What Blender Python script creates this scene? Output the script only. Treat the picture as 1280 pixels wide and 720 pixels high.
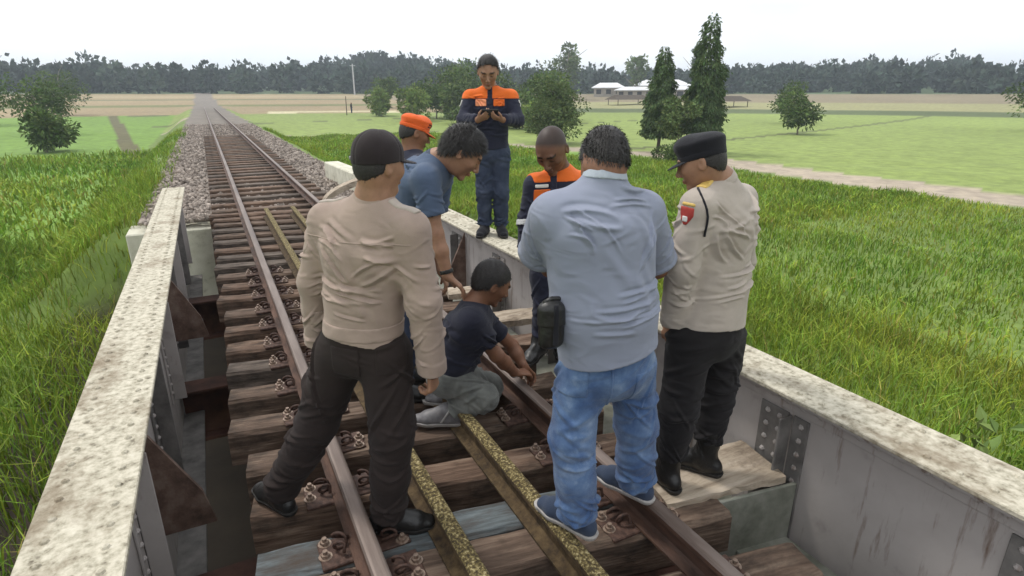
import bpy, math, random
import numpy as np
from mathutils import Vector

rng = np.random.default_rng(7)
random.seed(7)
scene = bpy.context.scene
for o in list(bpy.data.objects):
    bpy.data.objects.remove(o)
COL = scene.collection

# ------------------------------------------------------------------ camera
CAM = np.array([-0.901, 0.0, 1.786])
PITCH, YAW = math.radians(18.578), math.radians(27.237)
FOC = 720.0                                   # focal length for a 1280 wide frame
cam_d = bpy.data.cameras.new('camera')
cam_d.sensor_width = 36.0
cam_d.lens = FOC / 1280.0 * 36.0
cam_d.clip_start, cam_d.clip_end = 0.05, 4000.0
cam = bpy.data.objects.new('camera', cam_d)
cam.location = CAM
cam.rotation_euler = (math.pi / 2 - PITCH, 0, -YAW)
COL.objects.link(cam)
scene.camera = cam

# ------------------------------------------------------------------ sky and sun (bright overcast)
SUN_EL, SUN_AZ = math.radians(58), math.radians(-35)
w = bpy.data.worlds.new('World')
scene.world = w
w.use_nodes = True
nt = w.node_tree
bg = nt.nodes['Background']
sky = nt.nodes.new('ShaderNodeTexSky')
sky.sky_type = 'NISHITA'
sky.sun_disc = False
sky.sun_elevation = SUN_EL
sky.sun_rotation = SUN_AZ
sky.dust_density = 3.0
tc = nt.nodes.new('ShaderNodeTexCoord')
mp = nt.nodes.new('ShaderNodeMapping')
mp.inputs['Scale'].default_value = (1.2, 1.2, 4.5)
ns = nt.nodes.new('ShaderNodeTexNoise')
ns.inputs['Scale'].default_value = 1.6
ns.inputs['Detail'].default_value = 5
cr = nt.nodes.new('ShaderNodeValToRGB')
cr.color_ramp.elements[0].position = .3
cr.color_ramp.elements[0].color = (.80, .86, .92, 1)
cr.color_ramp.elements[1].position = .62
cr.color_ramp.elements[1].color = (1.0, 1.0, 1.0, 1)
mul = nt.nodes.new('ShaderNodeVectorMath')
mul.operation = 'SCALE'
mul.inputs['Scale'].default_value = 11.5
mx = nt.nodes.new('ShaderNodeMix')
mx.data_type = 'RGBA'
mx.inputs[0].default_value = .90
L = nt.links.new
L(tc.outputs['Generated'], mp.inputs['Vector'])
L(mp.outputs['Vector'], ns.inputs['Vector'])
L(ns.outputs['Fac'], cr.inputs['Fac'])
L(cr.outputs['Color'], mul.inputs[0])
L(sky.outputs['Color'], mx.inputs[6])
L(mul.outputs[0], mx.inputs[7])
L(mx.outputs[2], bg.inputs['Color'])
bg.inputs['Strength'].default_value = 0.1

sun_d = bpy.data.lights.new('sun', 'SUN')
sun_d.energy = 1.5
sun_d.angle = math.radians(10)
sun_d.color = (1, .96, .9)
sun = bpy.data.objects.new('sun', sun_d)
sd = Vector((math.sin(SUN_AZ) * math.cos(SUN_EL), math.cos(SUN_AZ) * math.cos(SUN_EL), math.sin(SUN_EL)))
sun.rotation_euler = sd.to_track_quat('Z', 'Y').to_euler()
sun.location = (0, 0, 30)
COL.objects.link(sun)
vs = scene.view_settings
vs.view_transform = 'Standard'
vs.look = 'None'
vs.exposure = 0.36
vs.gamma = 1.0
vs.use_curve_mapping = False
scene.render.resolution_x, scene.render.resolution_y = 1024, 576

# camera heading frame, used to place people by heading / distance
FW = np.array([math.sin(YAW), math.cos(YAW), 0.])
RT = np.array([math.cos(YAW), -math.sin(YAW), 0.])
UP = np.array([0., 0., 1.])
CP, SP = math.cos(PITCH), math.sin(PITCH)


def J(px, py, f):
    """survey point: bearing (px, py) measured on the photograph, f metres ahead"""
    r, d = px - 640., py - 360.
    fw = FOC * CP - d * SP
    dn = d * CP + FOC * SP
    return CAM + (FW * fw + RT * r - UP * dn) * (f / fw)


def D(r, f, u=0.):
    v = RT * r + FW * f + UP * u
    return v / np.linalg.norm(v)


def unit(v):
    v = np.asarray(v, float)
    return v / (np.linalg.norm(v) + 1e-12)


# ------------------------------------------------------------------ materials
MATS = {}


def pmat(name, cols, scale=6., detail=6., stretch=(1, 1, 1), rough=.8, bump=.2, bscale=60., bstretch=None,
         metallic=0., spec=.4, pos=None, attr=None, rough2=None, sheen=0., distort=0., amt=1.0, sss=0., wrinkle=0., wscale=11., stain=None):
    m = bpy.data.materials.new(name)
    m.use_nodes = True
    n = m.node_tree.nodes
    ln = m.node_tree.links.new
    b = n['Principled BSDF']
    t = n.new('ShaderNodeTexCoord')
    mpn = n.new('ShaderNodeMapping')
    mpn.inputs['Scale'].default_value = stretch
    ln(t.outputs['Object'], mpn.inputs['Vector'])
    no = n.new('ShaderNodeTexNoise')
    no.inputs['Scale'].default_value = scale
    no.inputs['Detail'].default_value = detail
    no.inputs['Roughness'].default_value = .62
    no.inputs['Distortion'].default_value = distort
    ln(mpn.outputs['Vector'], no.inputs['Vector'])
    ra = n.new('ShaderNodeValToRGB')
    el = ra.color_ramp.elements
    if pos is None:
        pos = [.3 + .4 * i / max(1, len(cols) - 1) for i in range(len(cols))]
    while len(el) < len(cols):
        el.new(.5)
    for i, c in enumerate(cols):
        el[i].position = pos[i]
        el[i].color = (*c, 1)
    ln(no.outputs['Fac'], ra.inputs['Fac'])
    out = ra.outputs['Color']
    if attr:
        a = n.new('ShaderNodeAttribute')
        a.attribute_name = attr
        mm = n.new('ShaderNodeMix')
        mm.data_type = 'RGBA'
        mm.blend_type = 'MULTIPLY'
        mm.inputs[0].default_value = amt
        ln(out, mm.inputs[6])
        ln(a.outputs['Color'], mm.inputs[7])
        out = mm.outputs[2]
    if stain:
        sc_, sscale, sstr, lo_s, hi_s = stain
        mps = n.new('ShaderNodeMapping')
        mps.inputs['Scale'].default_value = sstr
        ln(t.outputs['Object'], mps.inputs['Vector'])
        nst = n.new('ShaderNodeTexNoise')
        nst.inputs['Scale'].default_value = sscale
        nst.inputs['Detail'].default_value = 7
        nst.inputs['Roughness'].default_value = .7
        ln(mps.outputs['Vector'], nst.inputs['Vector'])
        mrs = n.new('ShaderNodeMapRange')
        mrs.inputs['From Min'].default_value = lo_s
        mrs.inputs['From Max'].default_value = hi_s
        ln(nst.outputs['Fac'], mrs.inputs['Value'])
        mst = n.new('ShaderNodeMix')
        mst.data_type = 'RGBA'
        ln(mrs.outputs[0], mst.inputs[0])
        ln(out, mst.inputs[6])
        mst.inputs[7].default_value = (*sc_, 1)
        out = mst.outputs[2]
    ln(out, b.inputs['Base Color'])
    b.inputs['Roughness'].default_value = rough
    b.inputs['Metallic'].default_value = metallic
    b.inputs['Specular IOR Level'].default_value = spec
    if sheen:
        b.inputs['Sheen Weight'].default_value = sheen
        b.inputs['Sheen Roughness'].default_value = .5
    if sss:
        b.inputs['Subsurface Weight'].default_value = sss
        b.inputs['Subsurface Radius'].default_value = (.012, .005, .003)
    if rough2 is not None:
        mr = n.new('ShaderNodeMapRange')
        mr.inputs['From Min'].default_value = .3
        mr.inputs['From Max'].default_value = .7
        mr.inputs['To Min'].default_value = rough
        mr.inputs['To Max'].default_value = rough2
        ln(no.outputs['Fac'], mr.inputs['Value'])
        ln(mr.outputs[0], b.inputs['Roughness'])
    if bump:
        mp2 = n.new('ShaderNodeMapping')
        mp2.inputs['Scale'].default_value = bstretch or stretch
        ln(t.outputs['Object'], mp2.inputs['Vector'])
        n2 = n.new('ShaderNodeTexNoise')
        n2.inputs['Scale'].default_value = bscale
        n2.inputs['Detail'].default_value = 5
        ln(mp2.outputs['Vector'], n2.inputs['Vector'])
        bp = n.new('ShaderNodeBump')
        bp.inputs['Strength'].default_value = bump
        bp.inputs['Distance'].default_value = .01
        ln(n2.outputs['Fac'], bp.inputs['Height'])
        if wrinkle:
            n3 = n.new('ShaderNodeTexNoise')
            n3.noise_type = 'RIDGED_MULTIFRACTAL'
            n3.inputs['Scale'].default_value = wscale
            n3.inputs['Detail'].default_value = 3
            n3.inputs['Distortion'].default_value = .9
            mp3 = n.new('ShaderNodeMapping')
            mp3.inputs['Rotation'].default_value = (.5, .35, .2)
            mp3.inputs['Scale'].default_value = (.75, .75, 1.5)
            ln(t.outputs['Object'], mp3.inputs['Vector'])
            ln(mp3.outputs['Vector'], n3.inputs['Vector'])
            bw = n.new('ShaderNodeBump')
            bw.inputs['Strength'].default_value = wrinkle
            bw.inputs['Distance'].default_value = .02
            ln(n3.outputs['Fac'], bw.inputs['Height'])
            ln(bw.outputs['Normal'], bp.inputs['Normal'])
        ln(bp.outputs['Normal'], b.inputs['Normal'])
    MATS[name] = m
    return m


def cloth(name, c, v=.12, rough=.9, sheen=.12, bump=.3, bscale=420., scale=7., wrinkle=.45):
    c = np.array(c)
    return pmat(name, [tuple(c * (1 - v)), tuple(c), tuple(c * (1 + v))], scale=scale, rough=rough, bump=bump,
                bscale=bscale, sheen=sheen, spec=.2, wrinkle=wrinkle)


# ------------------------------------------------------------------ mesh helpers
def new_mesh(name, V, F, smooth=False):
    me = bpy.data.meshes.new(name)
    V = np.asarray(V, np.float32)
    if isinstance(F, np.ndarray):
        n, k = F.shape
        me.vertices.add(len(V))
        me.vertices.foreach_set('co', V.ravel())
        me.loops.add(n * k)
        me.loops.foreach_set('vertex_index', F.astype(np.int32).ravel())
        me.polygons.add(n)
        me.polygons.foreach_set('loop_start', np.arange(0, n * k, k, dtype=np.int32))
        me.update(calc_edges=True)
    else:
        me.from_pydata([tuple(map(float, v)) for v in V], [], [tuple(int(i) for i in f) for f in F])
    me.polygons.foreach_set('use_smooth', np.full(len(me.polygons), bool(smooth)))
    me.update()
    return me


def wpos(o):
    p = np.zeros(3)
    while o is not None:
        p = p + np.array(o.location)
        o = o.parent
    return p


def link(name, me, mat, parent=None, loc=(0, 0, 0), rot=(0, 0, 0), label=None, cat=None, group=None, kind=None):
    o = bpy.data.objects.new(name, me)
    COL.objects.link(o)
    o.location = loc
    o.rotation_euler = rot
    if mat is not None and me is not None:
        ms = mat if isinstance(mat, (list, tuple)) else [mat]
        if not me.materials:
            for m in ms:
                me.materials.append(m)
    if parent is not None:
        o.parent = parent
    for k, v in (('label', label), ('category', cat), ('group', group), ('kind', kind)):
        if v:
            o[k] = v
    return o


def wmesh(name, V, F, mat, parent=None, smooth=False, **kw):
    """mesh given in world coordinates, stored relative to its parent"""
    V = np.asarray(V, float)
    if parent is not None:
        V = V - wpos(parent)
    return link(name, new_mesh(name, V, F, smooth), mat, parent, **kw)


def empty(name, loc, label, cat, group=None):
    o = bpy.data.objects.new(name, None)
    o.empty_display_size = .1
    COL.objects.link(o)
    o.location = [float(v) for v in loc]
    o['label'] = label
    o['category'] = cat
    if group:
        o['group'] = group
    return o


def cbox(sx, sy, sz, c=.006, jit=0.):
    """box with chamfered edges, centred on the origin"""
    V, F = [], []
    h = np.array([sx, sy, sz]) / 2
    idx = {}
    for s in [(a, b, d) for a in (-1, 1) for b in (-1, 1) for d in (-1, 1)]:
        for ax in range(3):
            p = np.array(s) * (h - c)
            p[ax] = s[ax] * h[ax]
            idx[(s, ax)] = len(V)
            V.append(p)
    for ax in range(3):
        u, v = (ax + 1) % 3, (ax + 2) % 3
        for sg in (-1, 1):
            ring = []
            for a, b in ((-1, -1), (1, -1), (1, 1), (-1, 1)):
                s = [0, 0, 0]
                s[ax], s[u], s[v] = sg, a, b
                ring.append(idx[(tuple(s), ax)])
            F.append(ring if sg > 0 else ring[::-1])
    for ax in range(3):
        u, v = (ax + 1) % 3, (ax + 2) % 3
        for a in (-1, 1):
            for b in (-1, 1):
                s0, s1 = [0, 0, 0], [0, 0, 0]
                s0[ax], s1[ax] = -1, 1
                s0[u] = s1[u] = a
                s0[v] = s1[v] = b
                s0, s1 = tuple(s0), tuple(s1)
                q = [idx[(s0, u)], idx[(s1, u)], idx[(s1, v)], idx[(s0, v)]]
                F.append(q if a * b < 0 else q[::-1])
    for s in [(a, b, d) for a in (-1, 1) for b in (-1, 1) for d in (-1, 1)]:
        q = [idx[(s, 0)], idx[(s, 1)], idx[(s, 2)]]
        F.append(q if s[0] * s[1] * s[2] > 0 else q[::-1])
    V = np.array(V)
    if jit:
        V = V + rng.normal(0, jit, V.shape)
    return V, F


def join(parts):
    V, F, n = [], [], 0
    for v, f in parts:
        V.append(np.asarray(v))
        F += [[int(i) + n for i in q] for q in f]
        n += len(v)
    return np.concatenate(V), F


def tube(path, rad, seg=8, closed=False, caps=True):
    P = np.array(path, float)
    n = len(P)
    rad = np.full(n, rad) if np.isscalar(rad) else np.array(rad)
    T = np.gradient(P, axis=0)
    if closed:
        T = np.roll(P, -1, 0) - np.roll(P, 1, 0)
    T /= np.linalg.norm(T, axis=1)[:, None] + 1e-12
    ref = np.array([0, 0, 1.]) if abs(T[0, 2]) < .9 else np.array([1., 0, 0])
    a = unit(np.cross(T[0], ref))
    V = []
    for i in range(n):
        a = unit(a - T[i] * (a @ T[i]))
        b = np.cross(T[i], a)
        for k in range(seg):
            th = 2 * math.pi * k / seg
            V.append(P[i] + rad[i] * (a * math.cos(th) + b * math.sin(th)))
    F = []
    for i in range(n if closed else n - 1):
        i2 = (i + 1) % n
        for k in range(seg):
            k2 = (k + 1) % seg
            F.append([i * seg + k, i * seg + k2, i2 * seg + k2, i2 * seg + k])
    if caps and not closed:
        F.append(list(range(seg))[::-1])
        F.append([(n - 1) * seg + k for k in range(seg)])
    return np.array(V), F


def cyl(c, axis, r, h, seg=10):
    ax = unit(axis)
    c = np.array(c, float)
    return tube([c - ax * h / 2, c + ax * h / 2], r, seg)


def rotz(V, a):
    c, s = math.cos(a), math.sin(a)
    return np.asarray(V) @ np.array([[c, s, 0], [-s, c, 0], [0, 0, 1]])


# ------------------------------------------------------------------ signed-distance modelling (organic shapes)
def noise3(X, fr, seed):
    r = np.random.default_rng(seed)
    out = 0
    for i in range(3):
        A = r.normal(0, 1, (3, 3)) * fr
        ph = r.uniform(0, 6.28, 3)
        q = X @ A + ph
        out = out + np.sin(q[..., 0] + 1.4 * np.sin(q[..., 1] * .7 + q[..., 2] * .4))
    return out / 3


def creases(X, org, r, f, u, lines):
    """cloth creases given as lines (side, x0, z0, x1, z1, sag, amp, width) on the front or back of a torso"""
    q = X - org
    x, y, z = q @ r, q @ f, q @ u
    out = np.zeros(len(X))
    for sd_ in (-1, 1):
        own = np.nonzero(np.sign(y) == sd_)[0]
        xs, zs = x[own], z[own]
        for side, x0, z0, x1, z1, sag, amp, cw in lines:
            if side != sd_:
                continue
            m = 3.4 * cw + abs(sag)
            i = np.nonzero((xs > min(x0, x1) - m) & (xs < max(x0, x1) + m) & (zs > min(z0, z1) - m) & (zs < max(z0, z1) + m))[0]
            if not len(i):
                continue
            L2 = (x1 - x0) ** 2 + (z1 - z0) ** 2
            xi, zi = xs[i] - x0, zs[i] - z0
            t = (xi * (x1 - x0) + zi * (z1 - z0)) / L2
            k = ((zi * (x1 - x0) - xi * (z1 - z0)) / math.sqrt(L2) + sag * (1 - (2 * t - 1) ** 2)) / cw
            tp = np.clip(1.25 - (2 * t - 1) ** 2 * 1.25, 0, 1) ** .8
            out[own[i]] += amp * tp * (np.exp(-k * k) - .6 * np.exp(-(k - 1.8) ** 2) - .25 * np.exp(-(k + 1.8) ** 2))
    return out


def torso_lines(seed, amp=.007, waist=5, fan=4, extra=4, zw=-.17, kx=1., kz=1.):
    r = np.random.default_rng(seed + 300)
    L_ = []
    for side in (-1, 1):
        for sx in (-1, 1):
            for i in range(fan):                                  # fan out from the armpit
                a = r.uniform(-1.25, .25)
                ln = r.uniform(.07, .17)
                x0, z0 = sx * r.uniform(.12, .16), .07 + r.uniform(-.08, .03)
                L_.append((side, x0, z0, x0 - sx * ln * math.cos(a), z0 + ln * math.sin(a), r.normal(0, .012), amp * r.uniform(.5, 1.1), r.uniform(.005, .009)))
        for i in range(waist):                                    # bunching above the hem
            xc, z0 = r.uniform(-.09, .09), zw + r.uniform(-.055, .055)
            hw = r.uniform(.05, .13)
            L_.append((side, xc - hw, z0 + r.normal(0, .012), xc + hw, z0 + r.normal(0, .012), r.normal(0, .008), amp * r.uniform(.5, 1.0), r.uniform(.0048, .008)))
        for i in range(extra):                                    # long soft drapes
            x0, z0 = r.uniform(-.12, .12), r.uniform(-.12, .08)
            a = r.choice([-1, 1]) * r.uniform(.5, 1.3)
            ln = r.uniform(.10, .22)
            L_.append((side, x0, z0, x0 + ln * math.cos(a), z0 - abs(ln * math.sin(a)), r.normal(0, .015), amp * r.uniform(.25, .6), r.uniform(.012, .02)))
    return [(sd, x0 * kx, z0 * kz, x1 * kx, z1 * kz, sg, am, cw) for sd, x0, z0, x1, z1, sg, am, cw in L_]


def arcs(seed, n, amp, focus=.5, spread=.3, slope=.05, aw=(.3, .8), cw=(.0055, .009)):
    r = np.random.default_rng(int(seed * 10) + 77)
    return [(focus + r.normal(0, spread), r.uniform(-3.14, 3.14), r.normal(0, slope), r.uniform(*aw), amp * r.uniform(.5, 1.2), r.uniform(*cw)) for _ in range(n)]


class Seg:
    """tapered segment with an elliptic cross-section"""
    def __init__(s, a, b, wa, wb=None, da=None, db=None, right=None, wr=None, flat=(0, 0), k=.02, mode='u'):
        s.a, s.b = np.array(a, float), np.array(b, float)
        s.wa, s.wb = wa, wa if wb is None else wb
        s.round = da is None
        s.da, s.db = (s.wa if da is None else da), (s.wb if (db is None and da is None) else (da if db is None else db))
        ba = s.b - s.a
        s.L = np.linalg.norm(ba) + 1e-9
        s.ax = ba / s.L
        if right is None:
            right = np.cross(s.ax, UP) if abs(s.ax[2]) < .95 else RT
        r = np.array(right, float)
        r = r - s.ax * (r @ s.ax)
        s.r = unit(r)
        s.f = np.cross(s.ax, s.r)
        s.wr, s.flat, s.k, s.mode = wr, flat, k, mode

    def bound(s):
        return (s.a + s.b) / 2, s.L / 2 + max(s.wa, s.wb, s.da, s.db) + .03

    def ev(s, X):
        q = X - s.a
        t = (q @ s.ax) / s.L
        tcl = np.clip(t, 0, 1)
        ax_o = (t - tcl) * s.L
        u = q @ s.r
        v = q @ s.f
        wx = s.wa + (s.wb - s.wa) * tcl
        wy = s.da + (s.db - s.da) * tcl
        w = ax_o.copy()
        if s.flat[0]:
            w[t < 0] = 0
        if s.flat[1]:
            w[t > 1] = 0
        if s.round:
            d = np.sqrt(u * u + v * v + w * w) - wx
        else:
            m = np.minimum(wx, wy)
            k0 = np.sqrt((u / wx) ** 2 + (v / wy) ** 2 + (w / m) ** 2)
            k1 = np.sqrt((u / wx ** 2) ** 2 + (v / wy ** 2) ** 2 + (w / m ** 2) ** 2) + 1e-6
            d = k0 * (k0 - 1) / k1
        if s.wr is not None:
            near = np.nonzero(np.abs(d) < .03)
            tn, un, vn = t[near], u[near], v[near]
            ang = np.arctan2(vn / wy[near], un / wx[near])
            dd = np.zeros(len(tn))
            for t0, a0, slope, aw, amp, cw in s.wr:
                da = (ang - a0 + math.pi) % (2 * math.pi) - math.pi
                q1 = ((tn - t0) * s.L - slope * da + .012 * da * da) / cw
                i = np.nonzero((np.abs(da) < 2.2 * aw) & (np.abs(q1) < 3.6))[0]
                da, q1 = da[i], q1[i]
                dd[i] += amp * np.exp(-(da / aw) ** 2) * (np.exp(-q1 * q1) - .55 * np.exp(-(q1 - 1.7) ** 2) - .3 * np.exp(-(q1 + 1.8) ** 2))
            d[near] -= dd
        if s.flat[0]:
            d = np.maximum(d, -t * s.L)
        if s.flat[1]:
            d = np.maximum(d, (t - 1) * s.L)
        return d


class Ell:
    def __init__(s, c, axes, rad, k=.015, mode='u'):
        s.c, s.A, s.rad, s.k, s.mode = np.array(c, float), np.array(axes, float), np.array(rad, float), k, mode

    def bound(s):
        return s.c, max(s.rad) + .03

    def ev(s, X):
        q = (X - s.c) @ s.A.T
        k0 = np.sqrt(((q / s.rad) ** 2).sum(-1))
        k1 = np.sqrt(((q / s.rad ** 2) ** 2).sum(-1)) + 1e-6
        return k0 * (k0 - 1) / k1


def smin(a, b, k):
    h = np.clip(.5 + .5 * (b - a) / k, 0, 1)
    return b + (a - b) * h - k * h * (1 - h)


def evalf(prims, P, ctr, half, off=0., region=None, disp=None):
    """P: (n blocks, m points, 3)"""
    d = np.full(P.shape[:2], .25, np.float64)
    for s in prims:
        c, r = s.bound()
        sel = np.nonzero(np.linalg.norm(ctr - c, axis=1) < r + half + .02)[0]
        if not len(sel):
            continue
        e = s.ev(P[sel])
        if s.mode == 'u':
            d[sel] = smin(d[sel], e, s.k)
        else:
            d[sel] = -smin(-d[sel], e, s.k)
    d = d - off
    rg = None if region is None else region(P)
    if disp is not None:
        near = np.abs(d) < .028
        if rg is not None:
            near &= rg < .02
        d[near] -= disp(P[near])
    if rg is not None:
        d = np.maximum(d, rg)
    return d


def sdf_mesh(prims, h=.006, off=0., region=None, disp=None, smooth=1, lo=None, hi=None):
    B = 8
    los, his = [], []
    for s in prims:
        if s.mode != 'u':
            continue
        if isinstance(s, Seg):
            m = max(s.wa, s.wb, s.da, s.db) + .03 + off
            los += [np.minimum(s.a, s.b) - m]
            his += [np.maximum(s.a, s.b) + m]
        else:
            m = max(s.rad) + .02 + off
            los += [s.c - m]
            his += [s.c + m]
    lo_ = np.min(los, 0) if lo is None else np.maximum(np.min(los, 0), lo)
    hi_ = np.max(his, 0) if hi is None else np.minimum(np.max(his, 0), hi)
    nb = np.ceil((hi_ - lo_) / (h * B)).astype(int) + 1
    g = np.stack(np.meshgrid(*[np.arange(n) for n in nb], indexing='ij'), -1).reshape(-1, 3)
    bs = h * B
    ctr = lo_ + (g + .5) * bs
    half = bs * .87
    dc = evalf(prims, ctr[:, None, :], ctr, 0.06, off, region, disp)[:, 0]
    keep = np.abs(dc) < half * 1.45 + .012
    g, ctr = g[keep], ctr[keep]
    ar = np.arange(B + 1)
    loc = np.stack(np.meshgrid(ar, ar, ar, indexing='ij'), -1).reshape(-1, 3)
    P = lo_ + (g[:, None, :] * B + loc[None]) * h
    d = evalf(prims, P, ctr, half, off, region, disp).reshape(-1, B + 1, B + 1, B + 1)
    d = np.where(np.abs(d) < 1e-7, 1e-7, d)
    # surface nets
    cs = np.zeros((len(g), B, B, B), np.float32)
    pos = np.zeros((len(g), B, B, B, 3), np.float32)
    corners = [(i, j, k) for i in (0, 1) for j in (0, 1) for k in (0, 1)]
    sl = lambda i: slice(i, i + B)
    for ax in range(3):
        o1, o2 = [q for q in range(3) if q != ax]
        for a in (0, 1):
            for b in (0, 1):
                c0 = [0, 0, 0]
                c0[o1], c0[o2] = a, b
                c1 = list(c0)
                c1[ax] = 1
                d0 = d[:, sl(c0[0]), sl(c0[1]), sl(c0[2])]
                d1 = d[:, sl(c1[0]), sl(c1[1]), sl(c1[2])]
                x = (d0 < 0) != (d1 < 0)
                t = np.where(x, d0 / (d0 - d1 + 1e-12 * (d0 == d1)), 0)
                cs += x
                pos[..., ax] += np.where(x, t, 0)
                pos[..., o1] += x * a
                pos[..., o2] += x * b
    act = cs > 0
    bi, i, j, k = np.nonzero(act)
    cell = g[bi] * B + np.stack([i, j, k], -1)
    Vv = lo_ + (cell + pos[act] / cs[act][:, None]) * h
    N = nb * B + 2
    key = lambda c: (c[:, 0] + 1) + N[0] * ((c[:, 1] + 1) + N[1] * (c[:, 2] + 1).astype(np.int64))
    ks = key(cell)
    order = np.argsort(ks)
    ks, Vv = ks[order], Vv[order]
    quads = []
    for ax in range(3):
        o1, o2 = (ax + 1) % 3, (ax + 2) % 3
        d0 = d[:, :B, :B, :B]
        s1 = [slice(0, B)] * 3
        s1[ax] = slice(1, B + 1)
        d1 = d[:, s1[0], s1[1], s1[2]]
        x = (d0 < 0) != (d1 < 0)
        bi, i, j, k = np.nonzero(x)
        c = g[bi] * B + np.stack([i, j, k], -1)
        flip = d0[x] > 0
        q = []
        for e in ((0, 0), (-1, 0), (-1, -1), (0, -1)):
            cc = c.copy()
            cc[:, o1] += e[0]
            cc[:, o2] += e[1]
            kk = key(cc)
            p = np.clip(np.searchsorted(ks, kk), 0, len(ks) - 1)
            q.append(np.where(ks[p] == kk, p, -1))
        q = np.stack(q, 1)
        q[flip] = q[flip][:, ::-1]
        quads.append(q[(q >= 0).all(1)])
    Q = np.concatenate(quads)
    for _ in range(smooth):
        A_ = np.concatenate([Q[:, 0], Q[:, 1], Q[:, 2], Q[:, 3], Q[:, 1], Q[:, 2], Q[:, 3], Q[:, 0]])
        B_ = np.concatenate([Q[:, 1], Q[:, 2], Q[:, 3], Q[:, 0], Q[:, 0], Q[:, 1], Q[:, 2], Q[:, 3]])
        cnt = np.bincount(A_, minlength=len(Vv))
        acc = np.stack([np.bincount(A_, weights=Vv[B_, k], minlength=len(Vv)) for k in range(3)], 1)
        Vv = .62 * Vv + .38 * acc / np.maximum(cnt, 1)[:, None]
    return Vv, Q


def set_col(me, C, name='Col'):
    a = me.color_attributes.new(name, 'FLOAT_COLOR', 'POINT')
    C = np.concatenate([np.asarray(C, np.float32), np.ones((len(C), 1), np.float32)], 1)
    a.data.foreach_set('color', C.ravel())

# ================================================================== MATERIALS
M = {}
M['rail_side'] = pmat('rusted_rail', [(.030, .016, .011), (.075, .038, .025), (.14, .075, .05)], scale=14, stretch=(1, .3, 1), rough=.75, bump=.35, bscale=90)
M['rail_top'] = pmat('worn_rail_head', [(.085, .058, .046), (.165, .125, .105), (.26, .215, .19)], scale=9, stretch=(1, .12, 1), rough=.4, rough2=.58, bump=.08, bscale=80, metallic=.35)
M['moss_rail'] = pmat('mossy_rail_side', [(.028, .018, .010), (.075, .048, .022), (.13, .088, .042)], scale=22, rough=.9, bump=.5, bscale=70)
M['moss_top'] = pmat('moss_crust', [(.035, .025, .014), (.085, .062, .025), (.20, .155, .06), (.44, .37, .20)], scale=85, detail=4, rough=.95, bump=1., bscale=90, pos=[.34, .46, .56, .66])
M['clip'] = pmat('rusted_clip', [(.030, .016, .012), (.075, .040, .029), (.13, .075, .055)], scale=40, rough=.7, bump=.3, bscale=120)
M['bolt'] = pmat('bolt_steel', [(.16, .10, .07), (.38, .30, .24)], scale=60, rough=.55, bump=.2, metallic=.3)
M['stringer'] = pmat('red_brown_steel', [(.03, .014, .010), (.075, .033, .022), (.12, .055, .038)], scale=5, rough=.8, bump=.3)
WOODS = []
for i, (a, b_, c) in enumerate([((0.059, 0.038, 0.026), (0.137, 0.092, 0.066), (0.243, 0.179, 0.132)),
                                ((0.059, 0.034, 0.022), (0.156, 0.099, 0.068), (0.273, 0.195, 0.142)),
                                ((0.049, 0.034, 0.027), (0.122, 0.096, 0.076), (0.224, 0.179, 0.149))]):
    WOODS.append(pmat('weathered_timber_%d' % i, [a, b_, c], scale=9, stretch=(.35, 3, 3), rough=.92, bump=.7, bscale=30, bstretch=(.25, 3, 3), stain=((.022, .016, .012), 3.2, (.8, 1.6, 1.6), .50, .72)))
M['wood_blue'] = pmat('bluish_grey_timber', [(.05, .045, .04), (.10, .115, .12), (.17, .20, .21)], scale=11, stretch=(.35, 3, 3), rough=.92, bump=.7, bscale=30, bstretch=(.25, 3, 3), stain=((.07, .05, .038), 4, (.8, 1.6, 1.6), .45, .7))
M['plank'] = pmat('pale_timber_plank', [(.20, .155, .11), (.40, .33, .25), (.52, .44, .35)], scale=8, stretch=(.35, 3, 3), rough=.92, bump=.5, bscale=30, bstretch=(.25, 3, 3), stain=((.10, .07, .05), 5, (1, 1.5, 1.5), .52, .75))
M['girder'] = pmat('grey_bridge_paint', [(.24, .215, .20), (.40, .365, .345), (.45, .415, .395)], scale=3.2, rough=.6, bump=.12, bscale=30, pos=[.28, .42, .7], stain=((.13, .075, .045), 5, (1, 3.2, .35), .56, .74))
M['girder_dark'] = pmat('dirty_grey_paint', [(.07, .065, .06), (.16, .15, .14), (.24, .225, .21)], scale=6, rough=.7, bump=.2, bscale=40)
M['flange'] = pmat('lichen_crusted_paint', [(.12, .10, .07), (.36, .33, .25), (.52, .48, .38), (.60, .56, .46)], scale=34, detail=8, rough=.85, bump=.4, bscale=60, pos=[.28, .41, .55, .7], stain=((.17, .125, .075), 3.5, (1, .6, 1), .50, .72))
M['gusset'] = pmat('rusty_gusset', [(.05, .03, .022), (.13, .08, .06), (.22, .16, .125)], scale=8, rough=.8, bump=.3)
M['green_grey'] = pmat('algae_stained_grey', [(.10, .105, .08), (.22, .225, .185), (.32, .32, .28)], scale=5, rough=.85, bump=.25, bscale=30)
M['concrete'] = pmat('pale_limewashed_concrete', [(.30, .28, .21), (.56, .54, .43), (.66, .64, .53)], scale=5, rough=.9, bump=.3, bscale=30, pos=[.25, .45, .7])
M['mud'] = pmat('dark_mud', [(.03, .022, .015), (.06, .045, .032)], scale=2, rough=.9, bump=.4)
M['stone'] = pmat('ballast_stone', [(.16, .13, .11), (.30, .26, .23), (.42, .37, .33)], scale=5, rough=.9, bump=.3, attr='Col')

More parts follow.
